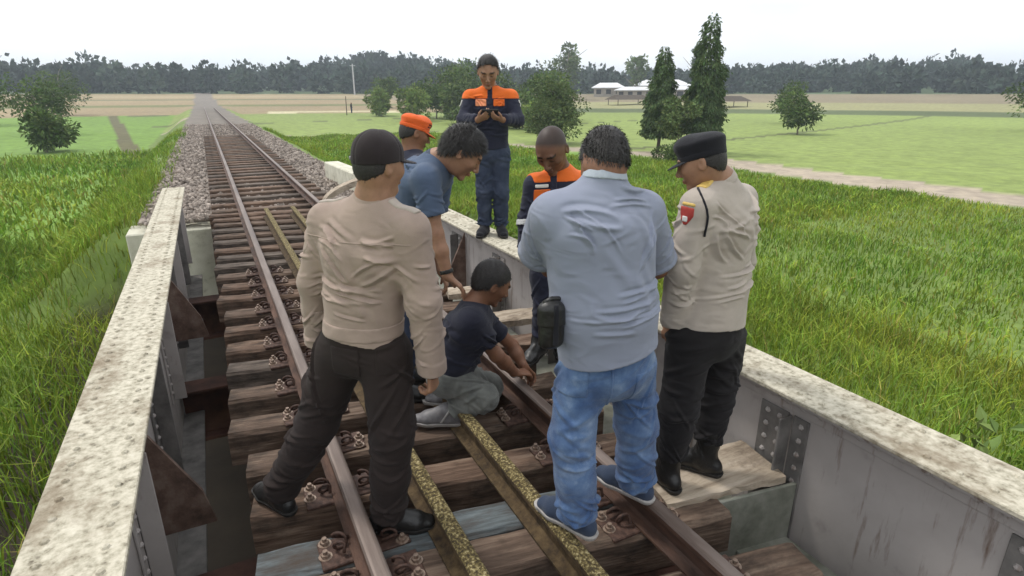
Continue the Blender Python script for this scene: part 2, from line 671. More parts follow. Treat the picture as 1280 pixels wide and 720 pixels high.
# ================================================================== LAND
def G(x, y):
    d = np.hypot(x, y)
    z = -1.5 + .36 * np.log1p(np.exp(np.minimum(50, (d - 80) / 12)))
    emb = np.clip((np.abs(x) - 2.1) / 2.2, 0, 1)
    emb = emb * emb * (3 - 2 * emb)
    on = np.clip((y - 10.2) / .5, 0, 1) + np.clip((-3.6 - y) / .5, 0, 1)
    on = np.clip(on, 0, 1)
    top = np.maximum(z, -.17)
    return z + (top - z) * (1 - emb) * on + .03 * np.sin(x * 1.3 + y * .7) * np.clip(d / 30, 0, 1)


az = np.radians(np.arange(-180, 180.01, 1.0))
front = np.radians(np.arange(-32, 88, .22))
az = np.unique(np.round(np.concatenate([az[(az < front[0]) | (az > front[-1])], front]), 6))
rad = np.concatenate([[0.01], np.geomspace(.6, 1500, 250)])
A_, R_ = np.meshgrid(az, rad, indexing='ij')
TX, TY = R_ * np.sin(A_), R_ * np.cos(A_)
TZ = G(TX, TY)
far = np.clip((R_ - 300) / 300, 0, 1)
TZ = TZ * (1 - far) + 8 * far
na, nr = TX.shape
I_ = np.arange(na * nr).reshape(na, nr)
TF = np.stack([I_[:-1, :-1].ravel(), I_[:-1, 1:].ravel(), I_[1:, 1:].ravel(), I_[1:, :-1].ravel()], 1)
TV = np.stack([TX.ravel(), TY.ravel(), TZ.ravel()], 1)
X, Y = TV[:, 0], TV[:, 1]
DD = np.hypot(X, Y)
gn = noise3(TV * [1, 1, 0], .05, 3) + .5 * noise3(TV * [1, 1, 0], .21, 4)
col = np.zeros((len(TV), 3))
col[:] = (.14, .20, .045)                                        # rough grass
col *= (1 + .18 * gn)[:, None]


def paint(mask, c, amt=.12):
    col[mask] = np.array(c) * (1 + amt * gn[mask])[:, None]


roadx = 22.2 - np.clip(Y - 24, 0, 60) ** 1.5 * .125                 # dirt road beyond the near grass
bund = lambda v, p, wd: np.abs(((v / p) % 1) - .5) * p > (p / 2 - wd)
paint((X > roadx + 1.4) & (DD < 97), (.215, .275, .07))            # young rice, right of the road
paint((X > roadx + 1.4) & (DD > 97) & (DD < 108), (.085, .11, .04))
paint((DD >= 108) & (DD < 135) & (X > 40), (.27, .26, .12))
paint((DD >= 135) & (X > 40), (.22, .18, .11))
paint((X < roadx - 1.6) & (X > 4.3) & (Y > 22) & (DD < 90), (.165, .285, .045))   # rice between road and railway
paint((DD >= 96) & (DD < 190) & (X <= 40) & (X > -160), (.30, .23, .13))         # fallow brown field
paint((DD >= 118) & (DD < 126) & (X <= 40) & (X > -160), (.155, .165, .06))
paint((DD >= 150) & (DD < 155) & (X <= 40), (.10, .12, .05))
paint((DD >= 165) & (DD < 174) & (X <= 40), (.33, .27, .16))
paint((DD >= 190) & (DD < 1600), (.085, .125, .055))
paint((np.abs(DD - 93 - 8 * np.sin(X * .09)) < 2.6) & (X < 28) & (X > 8), (.58, .52, .33))   # pale bank at the edge of the fallow field
paint((np.abs(X - roadx) < 1.5) & (Y < 60), (.36, .30, .23))
paint((X < -4.3) & (Y > -60) & (DD < 96), (.16, .27, .045))
paint((X < -4.3) & (DD < 96) & bund(X + .12 * Y, 17., .5), (.12, .11, .05))
paint((X > roadx + 1.4) & (DD < 97) & bund(Y - .25 * X, 24., .4), (.10, .115, .04))
paint((np.abs(X) < 2.1) & ((Y > 10.2) | (Y < -3.6)), (.19, .165, .14))
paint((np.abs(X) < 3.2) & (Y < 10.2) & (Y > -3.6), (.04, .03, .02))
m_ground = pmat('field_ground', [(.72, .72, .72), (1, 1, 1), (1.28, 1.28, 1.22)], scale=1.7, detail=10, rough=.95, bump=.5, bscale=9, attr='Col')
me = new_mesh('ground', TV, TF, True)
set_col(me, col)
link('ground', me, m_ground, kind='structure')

# dirt road sheet edges carry stones; ballast bed
def stones(name, n, fx, size, kind_label, zf):
    ico_t = (1 + 5 ** .5) / 2
    b = np.array([(-1, ico_t, 0), (1, ico_t, 0), (-1, -ico_t, 0), (1, -ico_t, 0), (0, -1, ico_t), (0, 1, ico_t), (0, -1, -ico_t),
                  (0, 1, -ico_t), (ico_t, 0, -1), (ico_t, 0, 1), (-ico_t, 0, -1), (-ico_t, 0, 1)]) / 1.9
    f = np.array([(0, 11, 5), (0, 5, 1), (0, 1, 7), (0, 7, 10), (0, 10, 11), (1, 5, 9), (5, 11, 4), (11, 10, 2), (10, 7, 6), (7, 1, 8),
                  (3, 9, 4), (3, 4, 2), (3, 2, 6), (3, 6, 8), (3, 8, 9), (4, 9, 5), (2, 4, 11), (6, 2, 10), (8, 6, 7), (9, 8, 1)])
    P = fx(n)
    s = rng.uniform(*size, n)
    q = rng.normal(size=(n, 3, 3))
    q, _ = np.linalg.qr(q)
    vv = b[None] * (1 + rng.normal(0, .16, (n, 12, 1))) * (s[:, None, None] * np.array([1, .85, .62]))
    vv = np.einsum('nij,nkj->nki', q, vv) + P[:, None, :]
    ff = (f[None] + (np.arange(n) * 12)[:, None, None]).reshape(-1, 3)
    me = new_mesh(name, vv.reshape(-1, 3), ff)
    c = np.repeat(rng.uniform(.55, 1.35, n), 12)[:, None] * np.array([1, .97, .93])
    set_col(me, c)
    return link(name, me, M['stone'], kind='stuff', label=kind_label, cat='ballast')


def bal(n):
    y = 10.3 + 34 * rng.random(n) ** 1.8
    x = rng.uniform(-2.0, 2.0, n)
    return np.stack([x, y, -.155 + .03 * rng.random(n) + .05 * (np.abs(np.abs(x) - .53) > .14)], 1)


stones('ballast', 15000, bal, (.028, .058), 'grey brown crushed stone ballast under the rails beyond the bridge', None)
# abutment shelf under the end of the deck
wmesh('abutment', cbox(4.4, .9, 1.6, .02)[0] + [0, 10.62, -1.02], cbox(1, 1, 1)[1], M['concrete'], label='concrete abutment wall under the end of the bridge deck', cat='abutment')

# ================================================================== TRACK
PROF = np.array([(-.055, 0), (.055, 0), (.055, .010), (.022, .022), (.010, .034), (.0085, .085), (.014, .097), (.031, .104), (.034, .112),
                 (.033, .128), (.026, .137), (.016, .1395), (-.016, .1395), (-.026, .137), (-.033, .128), (-.034, .112), (-.031, .104),
                 (-.014, .097), (-.0085, .085), (-.010, .034), (-.022, .022), (-.055, .010)])


def rail(name, x0, y0, y1, mats, label, group=None, sag=0., step=.5, bendx=None, z0=.004, sc=1.0):
    ys = np.arange(y0, y1 + 1e-6, step)
    n = len(PROF)
    V = []
    for y in ys:
        bx = bendx(y) if bendx else 0
        for u, v in PROF:
            V.append((x0 + bx + u, y, z0 + v * sc + rng.normal(0, .0004)))
    F, mi = [], []
    for i in range(len(ys) - 1):
        for k in range(n):
            k2 = (k + 1) % n
            F.append([i * n + k, i * n + k2, (i + 1) * n + k2, (i + 1) * n + k])
            mi.append(1 if 9 <= k <= 13 else 0)
    F += [list(range(n))[::-1], [(len(ys) - 1) * n + k for k in range(n)]]
    mi += [0, 0]
    me = new_mesh(name, V, F)
    for m in mats:
        me.materials.append(m)
    me.polygons.foreach_set('material_index', np.array(mi, np.int32))
    o = link(name, me, None, label=label, cat='rail', group=group)
    return o


GX = .5335 + .034
rail('running_rail', -GX, -3, 90, [M['rail_side'], M['rail_top']], 'rusty brown running rail stepped over by the officer with hanging arms', 'running rails of the track')
rail('running_rail', GX, -3, 90, [M['rail_side'], M['rail_top']], 'rusty brown running rail touched by the kneeling man', 'running rails of the track')
rail('guard_rail', -.247, -3, 9.8, [M['moss_rail'], M['moss_top']], 'yellow moss crusted guard rail beside the kneeling man\'s sandal', 'mossy guard rails between the running rails', z0=.002, sc=.97)
rail('guard_rail', .137, -3, 9.8, [M['moss_rail'], M['moss_top']], 'yellow moss crusted guard rail with the heavy man\'s shoe standing on it', 'mossy guard rails between the running rails', z0=.002, sc=.97)

SKEW = math.radians(-9)
# sleepers --------------------------------------------------------
def clip_mesh():
    th = np.linspace(0, 1, 30)
    p = []
    for t in th:
        a = t * 2 * math.pi * 1.35
        p.append((.055 + .036 * math.cos(a) - .02 * t, -.05 + .10 * t, .045 + .034 * math.sin(a)))
    p = [(-.0, -.05, .03)] + p + [(.02, .075, .03)]
    v, f = tube(p, .0095, 7)
    return v, f


def plate_mesh():
    v, f = cbox(.36, .16, .018, .004)
    return v + [0, 0, -.004], f


def bolt_mesh():
    return join([cyl((0, 0, .008), UP, .019, .016, 6), cyl((0, 0, .022), UP, .010, .018, 8), cyl((0, 0, .001), UP, .028, .004, 12)])


cv_, cf_ = clip_mesh()
CLIP = new_mesh('rail_clip', cv_ * .74, cf_, smooth=True)
CLIP.materials.append(M['clip'])
BOLT = new_mesh('bolt', *bolt_mesh())
BOLT.materials.append(M['bolt'])
PLATE = new_mesh('base_plate', *plate_mesh())
PLATE.materials.append(M['clip'])


def timber(lx, wy, hz, seed):
    """timber with worn, slightly uneven edges"""
    r = np.random.default_rng(seed)
    nx = 15
    ring = np.array([(-.5, -.5), (-.5 + .09, -.5), (.5 - .09, -.5), (.5, -.5), (.5, .5 - .10), (.5 - .1, .5), (.2, .5), (-.1, .5), (-.5 + .1, .5), (-.5, .5 - .1)])
    V = []
    for i in range(nx):
        x = -lx / 2 + lx * i / (nx - 1)
        for u, v in ring:
            V.append((x + r.normal(0, .004) * (0 < i < nx - 1), u * wy + r.normal(0, .0045), v * hz + r.normal(0, .0025)))
    n = len(ring)
    F = []
    for i in range(nx - 1):
        for k in range(n):
            F.append([i * n + k, (i + 1) * n + k, (i + 1) * n + (k + 1) % n, i * n + (k + 1) % n])
    F += [list(range(n)), [(nx - 1) * n + k for k in range(n)][::-1]]
    return V, F


TIES = [(-1.1, .2), (-.7, .2), (-.3, .2), (.1, .2), (.5, .2), (.9, .2), (1.30, .205), (1.715, .215), (1.925, .19), (2.31, .185)] + [(2.71 + .40 * i, .19) for i in range(19)]
HT = .20
for i, (ty, wy) in enumerate(TIES):
    blue = i == 8
    lab = 'bluish grey timber sleeper lying tight against a brown sleeper' if blue else (
        'brown timber sleeper lying tight against the bluish grey sleeper' if i == 7 else
        'weathered brown timber sleeper spaced along the bridge deck')
    root = empty('sleeper', (0, ty, 0), lab, 'sleeper', None if i in (7, 8) else 'timber sleepers on the bridge')
    root.rotation_euler = (0, 0, SKEW + rng.normal(0, .012))
    lx = 2.02 + rng.normal(0, .02)
    tm = new_mesh('timber', *timber(lx, wy, HT, 50 + i))
    link('timber', tm, M['wood_blue'] if blue else WOODS[int(rng.integers(3))], root, loc=(rng.normal(0, .02), 0, -HT / 2 + rng.normal(0, .003) - .006))
    if ty > 6.5 or ty < .2:
        continue
    for sx in (-1, 1):
        link('base_plate', PLATE, None, root, loc=(sx * GX, 0, .001), rot=(0, 0, -SKEW))
        for s2 in (-1, 1):
            link('rail_clip', CLIP, None, root, loc=(sx * GX + s2 * .062, rng.normal(0, .01), .002), rot=(0, 0, -SKEW + (0 if s2 > 0 else math.pi) + rng.normal(0, .1)))
            link('bolt', BOLT, None, root, loc=(sx * GX + s2 * .155, -.035, .004), rot=(0, 0, rng.uniform(0, 1)))
            link('bolt', BOLT, None, root, loc=(sx * GX + s2 * .158, .04, .004), rot=(0, 0, rng.uniform(0, 1)))
# sleepers in the ballast
for i in range(34):
    ty = 10.4 + .6 * i
    tm = new_mesh('sleeper', *timber(2.0, .21, .14, 150 + i))
    link('sleeper', tm, WOODS[i % 3], loc=(0, ty, -.06 - .012), rot=(0, 0, rng.normal(0, .01)),
         label='timber sleeper half sunk in the stone ballast', cat='sleeper', group='sleepers in the ballast')

# steel under the sleepers ---------------------------------------
def ibeam(y0, y1, x, ztop, h, wf, tf=.03, tw=.02):
    cy_, ly = (y0 + y1) / 2, y1 - y0
    a = cbox(wf, ly, tf, .004)
    b = cbox(tw, ly - .002, h - 2 * tf, .003)
    return join([(a[0] + [x, cy_, ztop - tf / 2], a[1]), (b[0] + [x, cy_, ztop - h / 2], b[1]), (a[0] + [x, cy_, ztop - h + tf / 2], a[1])])


for sx, nm in ((-1, 'officer with hanging arms'), (1, 'heavy man in jeans')):
    v, f = ibeam(-3.4, 10.1, sx * .56, -.212, .42, .26)
    wmesh('stringer_beam', v, f, M['stringer'], label='dark red brown steel stringer under the rail below the ' + nm, cat='beam', group='stringers under the deck')
for y in (-2.2, .3, 2.8, 5.3, 7.8):
    v, f = ibeam(-1.42, 1.42, 0, -.30, .50, .24)
    v = rotz(v, -math.pi / 2)
    wmesh('cross_beam', v + [0, y, -.34], f, M['stringer'], label='dark steel cross beam between the two girders', cat='beam', group='cross beams under the deck')

# plate girders ---------------------------------------------------
ZF = .48


def girder(sx, label, y0=-4.0, y1=9.9):
    root = empty('plate_girder', (sx * 1.44, y0, -1.0), label, 'girder', 'plate girders of the bridge')
    ly, cy_ = y1 - y0, (y0 + y1) / 2
    X0 = sx * 1.44
    v, f = cbox(.016, ly, 1.36, .003)
    wmesh('web', v + [X0, cy_, ZF - .06 - .68], f, M['girder'], root)
    v, f = cbox(.29, ly, .022, .004)
    wmesh('top_flange', v + [X0, cy_, ZF - .011], f, M['flange'], root)
    v, f = cbox(.255, ly, .016, .003)
    wmesh('cover_plate', v + [X0, cy_, ZF - .031], f, M['girder'], root)
    for s in (-1, 1):
        v, f = cbox(.10, ly, .012, .003)
        v2, f2 = cbox(.012, ly, .09, .003)
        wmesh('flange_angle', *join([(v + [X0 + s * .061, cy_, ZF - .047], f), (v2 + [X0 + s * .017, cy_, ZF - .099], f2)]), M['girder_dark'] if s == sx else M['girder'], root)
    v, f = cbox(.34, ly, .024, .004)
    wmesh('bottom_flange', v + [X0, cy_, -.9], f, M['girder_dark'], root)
    inn = -sx
    ys = []
    yy = 9.2
    while yy > y0:
        ys.append(yy)
        yy -= 1.07
    ys = [y - .16 for y in ys]
    riv = []
    for i, y in enumerate(ys):
        for s in (inn, -inn):
            v, f = cbox(.085, .012, .80, .003)
            v2, f2 = cbox(.012, .085, .80, .003)
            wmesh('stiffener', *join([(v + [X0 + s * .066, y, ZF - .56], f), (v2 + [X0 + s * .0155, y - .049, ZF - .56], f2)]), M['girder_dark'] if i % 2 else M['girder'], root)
        v2, f2 = cbox(.010, .16, .80, .003)
        wmesh('splice_plate', v2 + [X0 + inn * .0145, y + .10, ZF - .56], f2, M['girder_dark'], root)
        for z in np.arange(ZF - .2, ZF - .95, -.075):
            riv.append((X0 + inn * .0225, y - .055, z))
            riv.append((X0 + inn * .0205, y + .065, z))
            riv.append((X0 + inn * .0205, y + .135, z))
    yy = y0 + .1
    while yy < y1:
        riv.append((X0 + inn * .0235, yy, ZF - .10))
        yy += .09
    hv = np.array([(0, 0, .012)] + [(.011 * math.cos(a), .011 * math.sin(a), .007) for a in np.arange(6) * math.pi / 3] + [(.0155 * math.cos(a), .0155 * math.sin(a), -.001) for a in np.arange(6) * math.pi / 3])
    hv = hv[:, [2, 0, 1]] * [inn, 1, 1]
    hf = [(0, 1 + k, 1 + (k + 1) % 6) for k in range(6)] + [(1 + k, 7 + k, 7 + (k + 1) % 6, 1 + (k + 1) % 6) for k in range(6)]
    wmesh('rivets', *join([(hv + np.array(r), hf) for r in riv]), M['girder'], root, kind='stuff')
    # rivets along the flange top
    hv2 = hv[:, [1, 2, 0]] * [1, 1, inn]
    rt = [(X0 + s * .085, y, ZF) for y in np.arange(y0 + .1, y1, .11) for s in (-1, 1)]
    wmesh('flange_rivets', *join([(hv2 + np.array(r), hf) for r in rt]), M['flange'], root, kind='stuff')
    # knee braces from the deck to the girder
    for y in (5.62, 2.9 if sx < 0 else 8.1, .35):
        t = .012
        tri = np.array([(X0 + inn * .02, y - t, ZF - .10), (X0 + inn * .02, y - t, -.32), (X0 + inn * .30, y - t, -.32), (X0 + inn * .26, y - t, -.12)])
        tv = np.concatenate([tri, tri + [0, 2 * t, 0]])
        wmesh('knee_brace', tv, [[0, 1, 2, 3], [7, 6, 5, 4], [0, 4, 5, 1], [1, 5, 6, 2], [2, 6, 7, 3], [3, 7, 4, 0]], M['gusset'], root)
    # curved end of the flange turning down to the abutment
    if sx > 0:
        pts = np.array([(1.44, 9.9, ZF - .012), (1.42, 10.05, .45), (1.33, 10.2, .40), (1.12, 10.32, .31), (.90, 10.36, .20), (.74, 10.36, .07), (.70, 10.36, -.12)])
        tt = np.linspace(0, 1, len(pts))
        fine = np.linspace(0, 1, 22)
        pts = np.stack([np.interp(fine, tt, pts[:, k]) for k in range(3)], 1)
        for _ in range(3):
            pts[1:-1] = .5 * pts[1:-1] + .25 * (pts[2:] + pts[:-2])
        V = []
        for p in pts:
            V += [p + [0, -.11, 0], p + [0, .11, 0], p + [0, .11, -.10], p + [0, -.11, -.10]]
        F = []
        for i in range(len(pts) - 1):
            for k in range(4):
                F.append([i * 4 + k, i * 4 + (k + 1) % 4, i * 4 + 4 + (k + 1) % 4, i * 4 + 4 + k])
        F += [[0, 1, 2, 3], [(len(pts) - 1) * 4 + k for k in (3, 2, 1, 0)]]
        wmesh('curved_end_flange', V, F, M['plank'], root, smooth=False)
    return root


girder(1, 'riveted grey plate girder carrying the standing man with a phone')
girder(-1, 'riveted grey plate girder with nobody standing on it')

# ledge and planks beside the right girder
v, f = cbox(.30, 13.0, .02, .004)
wmesh('service_ledge', v + [1.25, 3.1, -.33], f, M['green_grey'], label='grey green steel ledge along the foot of the riveted girder', cat='ledge')
v, f = timber(.66, .32, .04, 900)
V = rotz(np.array(v), SKEW) + [1.06, 1.70, .014]
wmesh('footboard', V, f, M['plank'], label='pale timber footboard under the boots of the officer with a shoulder badge', cat='plank')
v, f = cbox(.46, .02, .55, .004)
wmesh('gusset_plate', rotz(v, SKEW) + [1.18, 1.50, -.28], f, M['green_grey'], label='algae stained grey plate below the pale footboard', cat='plate')
for q, (x, y, lx, wy) in enumerate([(1.10, 3.95, .52, .24), (1.02, 3.45, .60, .2), (1.12, 4.7, .5, .2)]):
    v, f = timber(lx, wy, .06, 910 + q)
    wmesh('loose_plank', rotz(np.array(v), SKEW * (1 + q * .3)) + [x, y, .035], f, M['plank'] if q != 1 else WOODS[1],
          label='short loose timber plank at the foot of the girder near the dark trousers', cat='plank', group='loose planks by the girder')

# parapet at the far end of the bridge
pv, pf = cbox(.34, 3.2, .62, .02)
pv = rotz(pv, .05)
wmesh('parapet_wall', pv + [1.72, 12.65, -.02], pf, M['concrete'], label='low pale limewashed concrete parapet beyond the end of the girder', cat='wall')

# ================================================================== VEGETATION
def leaf_mat(name, c, tint=.35):
    c = np.array(c)
    m = pmat(name, [tuple(c * .7), tuple(c), tuple(c * 1.35)], scale=1.2, rough=.75, bump=0, spec=.08, attr='Col')
    b = m.node_tree.nodes['Principled BSDF']
    b.inputs['Transmission Weight'].default_value = 0
    return m


M['leaf_dark'] = leaf_mat('dark_leaf', (.08, .125, .048))
M['leaf_mid'] = leaf_mat('mid_leaf', (.09, .14, .04))
M['leaf_light'] = leaf_mat('light_leaf', (.17, .24, .07))
M['leaf_grey'] = leaf_mat('greyish_leaf', (.115, .165, .06))
M['forest'] = leaf_mat('forest_leaf', (.045, .068, .045))
M['grass'] = leaf_mat('grass_blade', (.20, .30, .045))
M['bark'] = pmat('bark', [(.05, .04, .03), (.14, .11, .085)], scale=8, stretch=(1, 1, .3), rough=.95, bump=.6, bscale=20)
M['bark_pale'] = pmat('pale_bark', [(.18, .15, .12), (.36, .32, .27)], scale=8, stretch=(1, 1, .3), rough=.95, bump=.5, bscale=20)


def leaves(P, size, dirs, wid=.35, fold=.15, c=None):
    """diamond leaves at P pointing along dirs"""
    n = len(P)
    d = dirs / (np.linalg.norm(dirs, axis=1)[:, None] + 1e-9)
    s = np.cross(d, rng.normal(size=(n, 3)))
    s /= np.linalg.norm(s, axis=1)[:, None] + 1e-9
    nn = np.cross(d, s)
    L_ = size[:, None]
    a = P
    b = P + d * L_ * .5 + s * L_ * wid * .5 + nn * L_ * fold * .3
    t = P + d * L_ - nn * L_ * fold
    e = P + d * L_ * .5 - s * L_ * wid * .5 + nn * L_ * fold * .3
    V = np.stack([a, b, t, e], 1).reshape(-1, 3)
    F = np.arange(n * 4).reshape(n, 4)
    if c is None:
        c = rng.uniform(.6, 1.4, n)
    C = np.repeat(c, 4)[:, None] * np.ones(3)
    C[:, 0] *= np.repeat(rng.uniform(.9, 1.2, n), 4)
    return V, F, C


def leaf_obj(name, L_, mat, parent=None, **kw):
    V, F, C = L_
    if parent is not None:
        V = V - wpos(parent)
    me = new_mesh(name, V, F)
    set_col(me, C)
    return link(name, me, mat, parent, **kw)


def trunk(base, top, r0, r1, limbs, mat, root):
    base, top = np.array(base, float), np.array(top, float)
    parts = []
    k = 7
    pts = [base + (top - base) * t + rng.normal(0, r0 * .5, 3) * [1, 1, 0] * (0 < t < 1) for t in np.linspace(0, 1, k)]
    parts.append(tube(pts, np.linspace(r0, r1, k), 7))
    for _ in range(limbs):
        t = rng.uniform(.3, .9)
        s = base + (top - base) * t
        a = rng.uniform(0, 6.28)
        ln = np.linalg.norm(top - base) * rng.uniform(.18, .42)
        e = s + np.array([math.cos(a), math.sin(a), rng.uniform(.3, 1.1)]) * ln
        mid = (s + e) / 2 + rng.normal(0, ln * .06, 3)
        parts.append(tube([s, mid, e], [r0 * .45, r0 * .3, r0 * .12], 6))
    wmesh('trunk', *join(parts), mat, root, smooth=True)


def column_tree(base, h, rb, label, n=10000, tip=.12, seed=0):
    root = empty('column_tree', base, label, 'tree', 'column trees by the road')
    base = np.array(base, float)
    trunk(base, base + [0, 0, h * .93], .11, .03, 0, M['bark'], root)
    t = 1 - np.sqrt(rng.random(n)) * .93                                # more leaves low down
    t = .10 + .90 * t
    prof = (np.clip((1.02 - t), 0, 1) ** .62) * (1 - .25 * np.exp(-((t - .1) / .08) ** 2))
    a = rng.uniform(0, 6.28, n)
    tier = .84 + .17 * np.sin(t * 42 + 2 * np.sin(a * 2 + seed)) + .14 * np.sin(a * 3 + t * 11 + seed) + .12 * np.sin(a * 5 - t * 23)
    rr = (rb * prof * tier + tip * .4) * np.sqrt(rng.uniform(.35, 1.0, n))
    P = base + np.stack([rr * np.cos(a), rr * np.sin(a), t * h], 1)
    rr = rr * np.where(rng.random(n) < .06, 1.18, 1.)
    P = base + np.stack([rr * np.cos(a), rr * np.sin(a), t * h], 1)
    dirs = np.stack([np.cos(a) * .55, np.sin(a) * .55, np.full(n, -.8)], 1) + rng.normal(0, .28, (n, 3))
    depth = rr / (rb * prof * tier + .05)
    leaf_obj('crown', leaves(P, rng.uniform(.14, .30, n), dirs, .34, .12), M['leaf_dark'], root)
    return root


def clump_tree(base, h, rx, label, mat, name='shrub', n=5000, clumps=26, low=.15, leaf=(.09, .2), group=None, trunk_r=.06, bark='bark_pale', limbs=7, top_light=0.):
    root = empty(name, base, label, 'shrub' if name == 'shrub' else 'tree', group)
    base = np.array(base, float)
    trunk(base, base + [0, 0, h * .75], trunk_r, trunk_r * .3, limbs, M[bark], root)
    cc = rng.normal(size=(clumps, 3))
    cc /= np.linalg.norm(cc, axis=1)[:, None]
    cc *= rng.uniform(.35, .9, clumps)[:, None]
    cz = h * (low + (1 - low) * .5)
    C0 = base + [0, 0, cz] + cc * np.array([rx, rx, h * (1 - low) * .5])
    cr_ = rng.uniform(.22, .42, clumps) * rx
    which = rng.integers(0, clumps, n)
    q = rng.normal(size=(n, 3))
    q /= np.linalg.norm(q, axis=1)[:, None]
    P = C0[which] + q * cr_[which][:, None] * rng.uniform(.55, 1.08, n)[:, None] * [1, 1, .8]
    dirs = q * .9 + rng.normal(0, .5, (n, 3)) + [0, 0, -.15]
    cl = rng.uniform(.72, 1.28, clumps)[which] * rng.uniform(.7, 1.3, n)
    leaf_obj('crown', leaves(P, rng.uniform(*leaf, n), dirs, .45, .12, cl), M[mat], root)
    return root


def gz(x, y):
    return float(G(np.array([x]), np.array([y]))[0])


column_tree((23.0, 27.4, gz(23, 27.4)), 6.0, 1.22, 'shorter dark green column tree with drooping leaves beside the bare stemmed bush', seed=1)
column_tree((24.6, 25.6, gz(24.6, 25.6)), 7.55, 1.42, 'tallest dark green column tree with drooping leaves rising above the forest line', n=13500, seed=4)
clump_tree((23.2, 25.9, gz(23.2, 25.9)), 3.3, 1.25, 'grey green open bush with pale stems between the two column trees', 'leaf_grey', n=5200, leaf=(.12, .24), low=.25, clumps=22)
clump_tree((20.9, 35.6, gz(20.9, 35.6)), 4.4, 2.15, 'large rounded grey green shrub standing beyond the man with cropped hair', 'leaf_grey', n=9000, leaf=(.13, .28), clumps=44, low=.08)
clump_tree((20.2, 22.6, gz(20.2, 22.6)), 1.0, 1.3, 'low spreading dark bush at the road edge below the column trees', 'leaf_mid', n=3000, leaf=(.08, .18), low=.0, limbs=3)
for k, (x, y, h, r, mt) in enumerate([(26.5, 75, 5.4, 3.0, 'leaf_mid'), (22.2, 71, 4.2, 2.2, 'leaf_light'), (29.5, 72, 7.2, 3.4, 'leaf_mid'), (24.6, 63, 4.6, 2.3, 'leaf_grey'),
                                      (32.5, 69, 6.4, 3.1, 'leaf_grey'), (28.5, 61, 4.2, 2.4, 'leaf_mid'), (21.6, 84, 4.0, 2.0, 'leaf_light'), (35.6, 62, 6.4, 3.0, 'leaf_mid'), (33.0, 56, 3.8, 2.2, 'leaf_light'), (27.0, 52, 3.4, 2.6, 'leaf_mid'), (24.0, 55, 3.0, 2.4, 'leaf_grey'), (30.5, 78, 8.0, 3.6, 'leaf_grey'), (38.5, 66, 6.5, 3.4, 'leaf_grey'), (25.5, 46, 2.4, 2.0, 'leaf_light')]):
    clump_tree((x, y, gz(x, y)), h, r, 'leafy garden shrub among the bushes at the edge of the brown field', mt, n=2600, leaf=(.25, .55), clumps=26, low=.05, group='garden bushes beyond the rice field', trunk_r=.1)
clump_tree((29., 108, gz(29, 108)), 6.0, 2.6, 'lone round shrub standing out on the brown fallow field', 'leaf_mid', n=1800, leaf=(.35, .7), clumps=18, low=.2, trunk_r=.12)
for k, (x, y, h, r) in enumerate([(44, 34, 3.4, 1.8), (58, 46, 5.0, 2.2), (47, 13, 3.2, 1.9), (66, 26, 6.5, 2.6), (-13, 62, 4.5, 2.4), (-21, 80, 6.0, 3.0), (-9.5, 44, 2.6, 1.5), (-17, 98, 6.5, 3.0)]):
    clump_tree((x, y, gz(x, y)), h, r, 'scattered green shrub standing alone on the rice field bund', 'leaf_mid', n=2200, leaf=(.2, .4), clumps=22, low=.1, group='shrubs on the field bunds', trunk_r=.08)
# tall feathery trees rising over the forest line
for (az_, dist, h, r, lab) in [(32.2, 150, 14.5, 3.6, 'tall open crowned tree rising above the forest behind the standing man\'s shoulder'),
                               (38.5, 165, 11.5, 3.4, 'broad tree at the forest edge beside the white roofed houses'),
                               (43.8, 160, 13.5, 1.6, 'slim dark tree rising above the white roofed houses')]:
    a = math.radians(az_)
    x, y = dist * math.sin(a), dist * math.cos(a)
    clump_tree((x, y, gz(x, y)), h, r, lab, 'leaf_grey' if r > 2 else 'leaf_dark', name='tree', n=1500, leaf=(.5, 1.1), clumps=16, low=.25, trunk_r=.3)

# forest belt: one mass
def forest():
    Ps, Ds, Ss, Cs = [], [], [], []
    n = 1700
    azs = np.radians(rng.uniform(-105, 142, n))
    rs = rng.uniform(196, 300, n)
    for a, r in zip(azs, rs):
        deg = math.degrees(a)
        hill = 6.0 * math.exp(-((deg - 15.5) / 9.) ** 2) * np.clip((r - 190) / 60, .15, 1.3) + 2.2 * math.exp(-((deg - 58) / 14) ** 2) * np.clip((r - 190) / 60, 0, 1.3)
        hill += 2.5 * math.exp(-((deg + 22) / 14.) ** 2) * np.clip((r - 190) / 60, 0, 1.3)
        x, y = r * math.sin(a), r * math.cos(a)
        z = gz(x, y) + hill
        h = rng.uniform(4.5, 8.0) * (1.3 if rng.random() < .08 else 1)
        w_ = rng.uniform(2.6, 4.4)
        m = 120
        q = rng.normal(size=(m, 3))
        q /= np.linalg.norm(q, axis=1)[:, None]
        lob = .8 + .25 * np.sin(q @ rng.normal(0, 2.6, 3) * 2 + 1)
        P = np.array([x, y, z - 1 + h * .52]) + q * np.array([w_, w_, h * .56]) * (lob * rng.uniform(.75, 1.05, m))[:, None]
        Ps.append(P)
        Ds.append(q + rng.normal(0, .6, (m, 3)))
        Ss.append(rng.uniform(.9, 2.3, m))
        Cs.append(rng.uniform(.62, 1.25) * rng.uniform(.8, 1.2, m))
    return leaves(np.concatenate(Ps), np.concatenate(Ss), np.concatenate(Ds), .75, .15, np.concatenate(Cs))


leaf_obj('forest', forest(), M['forest'], kind='stuff', label='dark wooded ridge along the horizon', cat='forest')

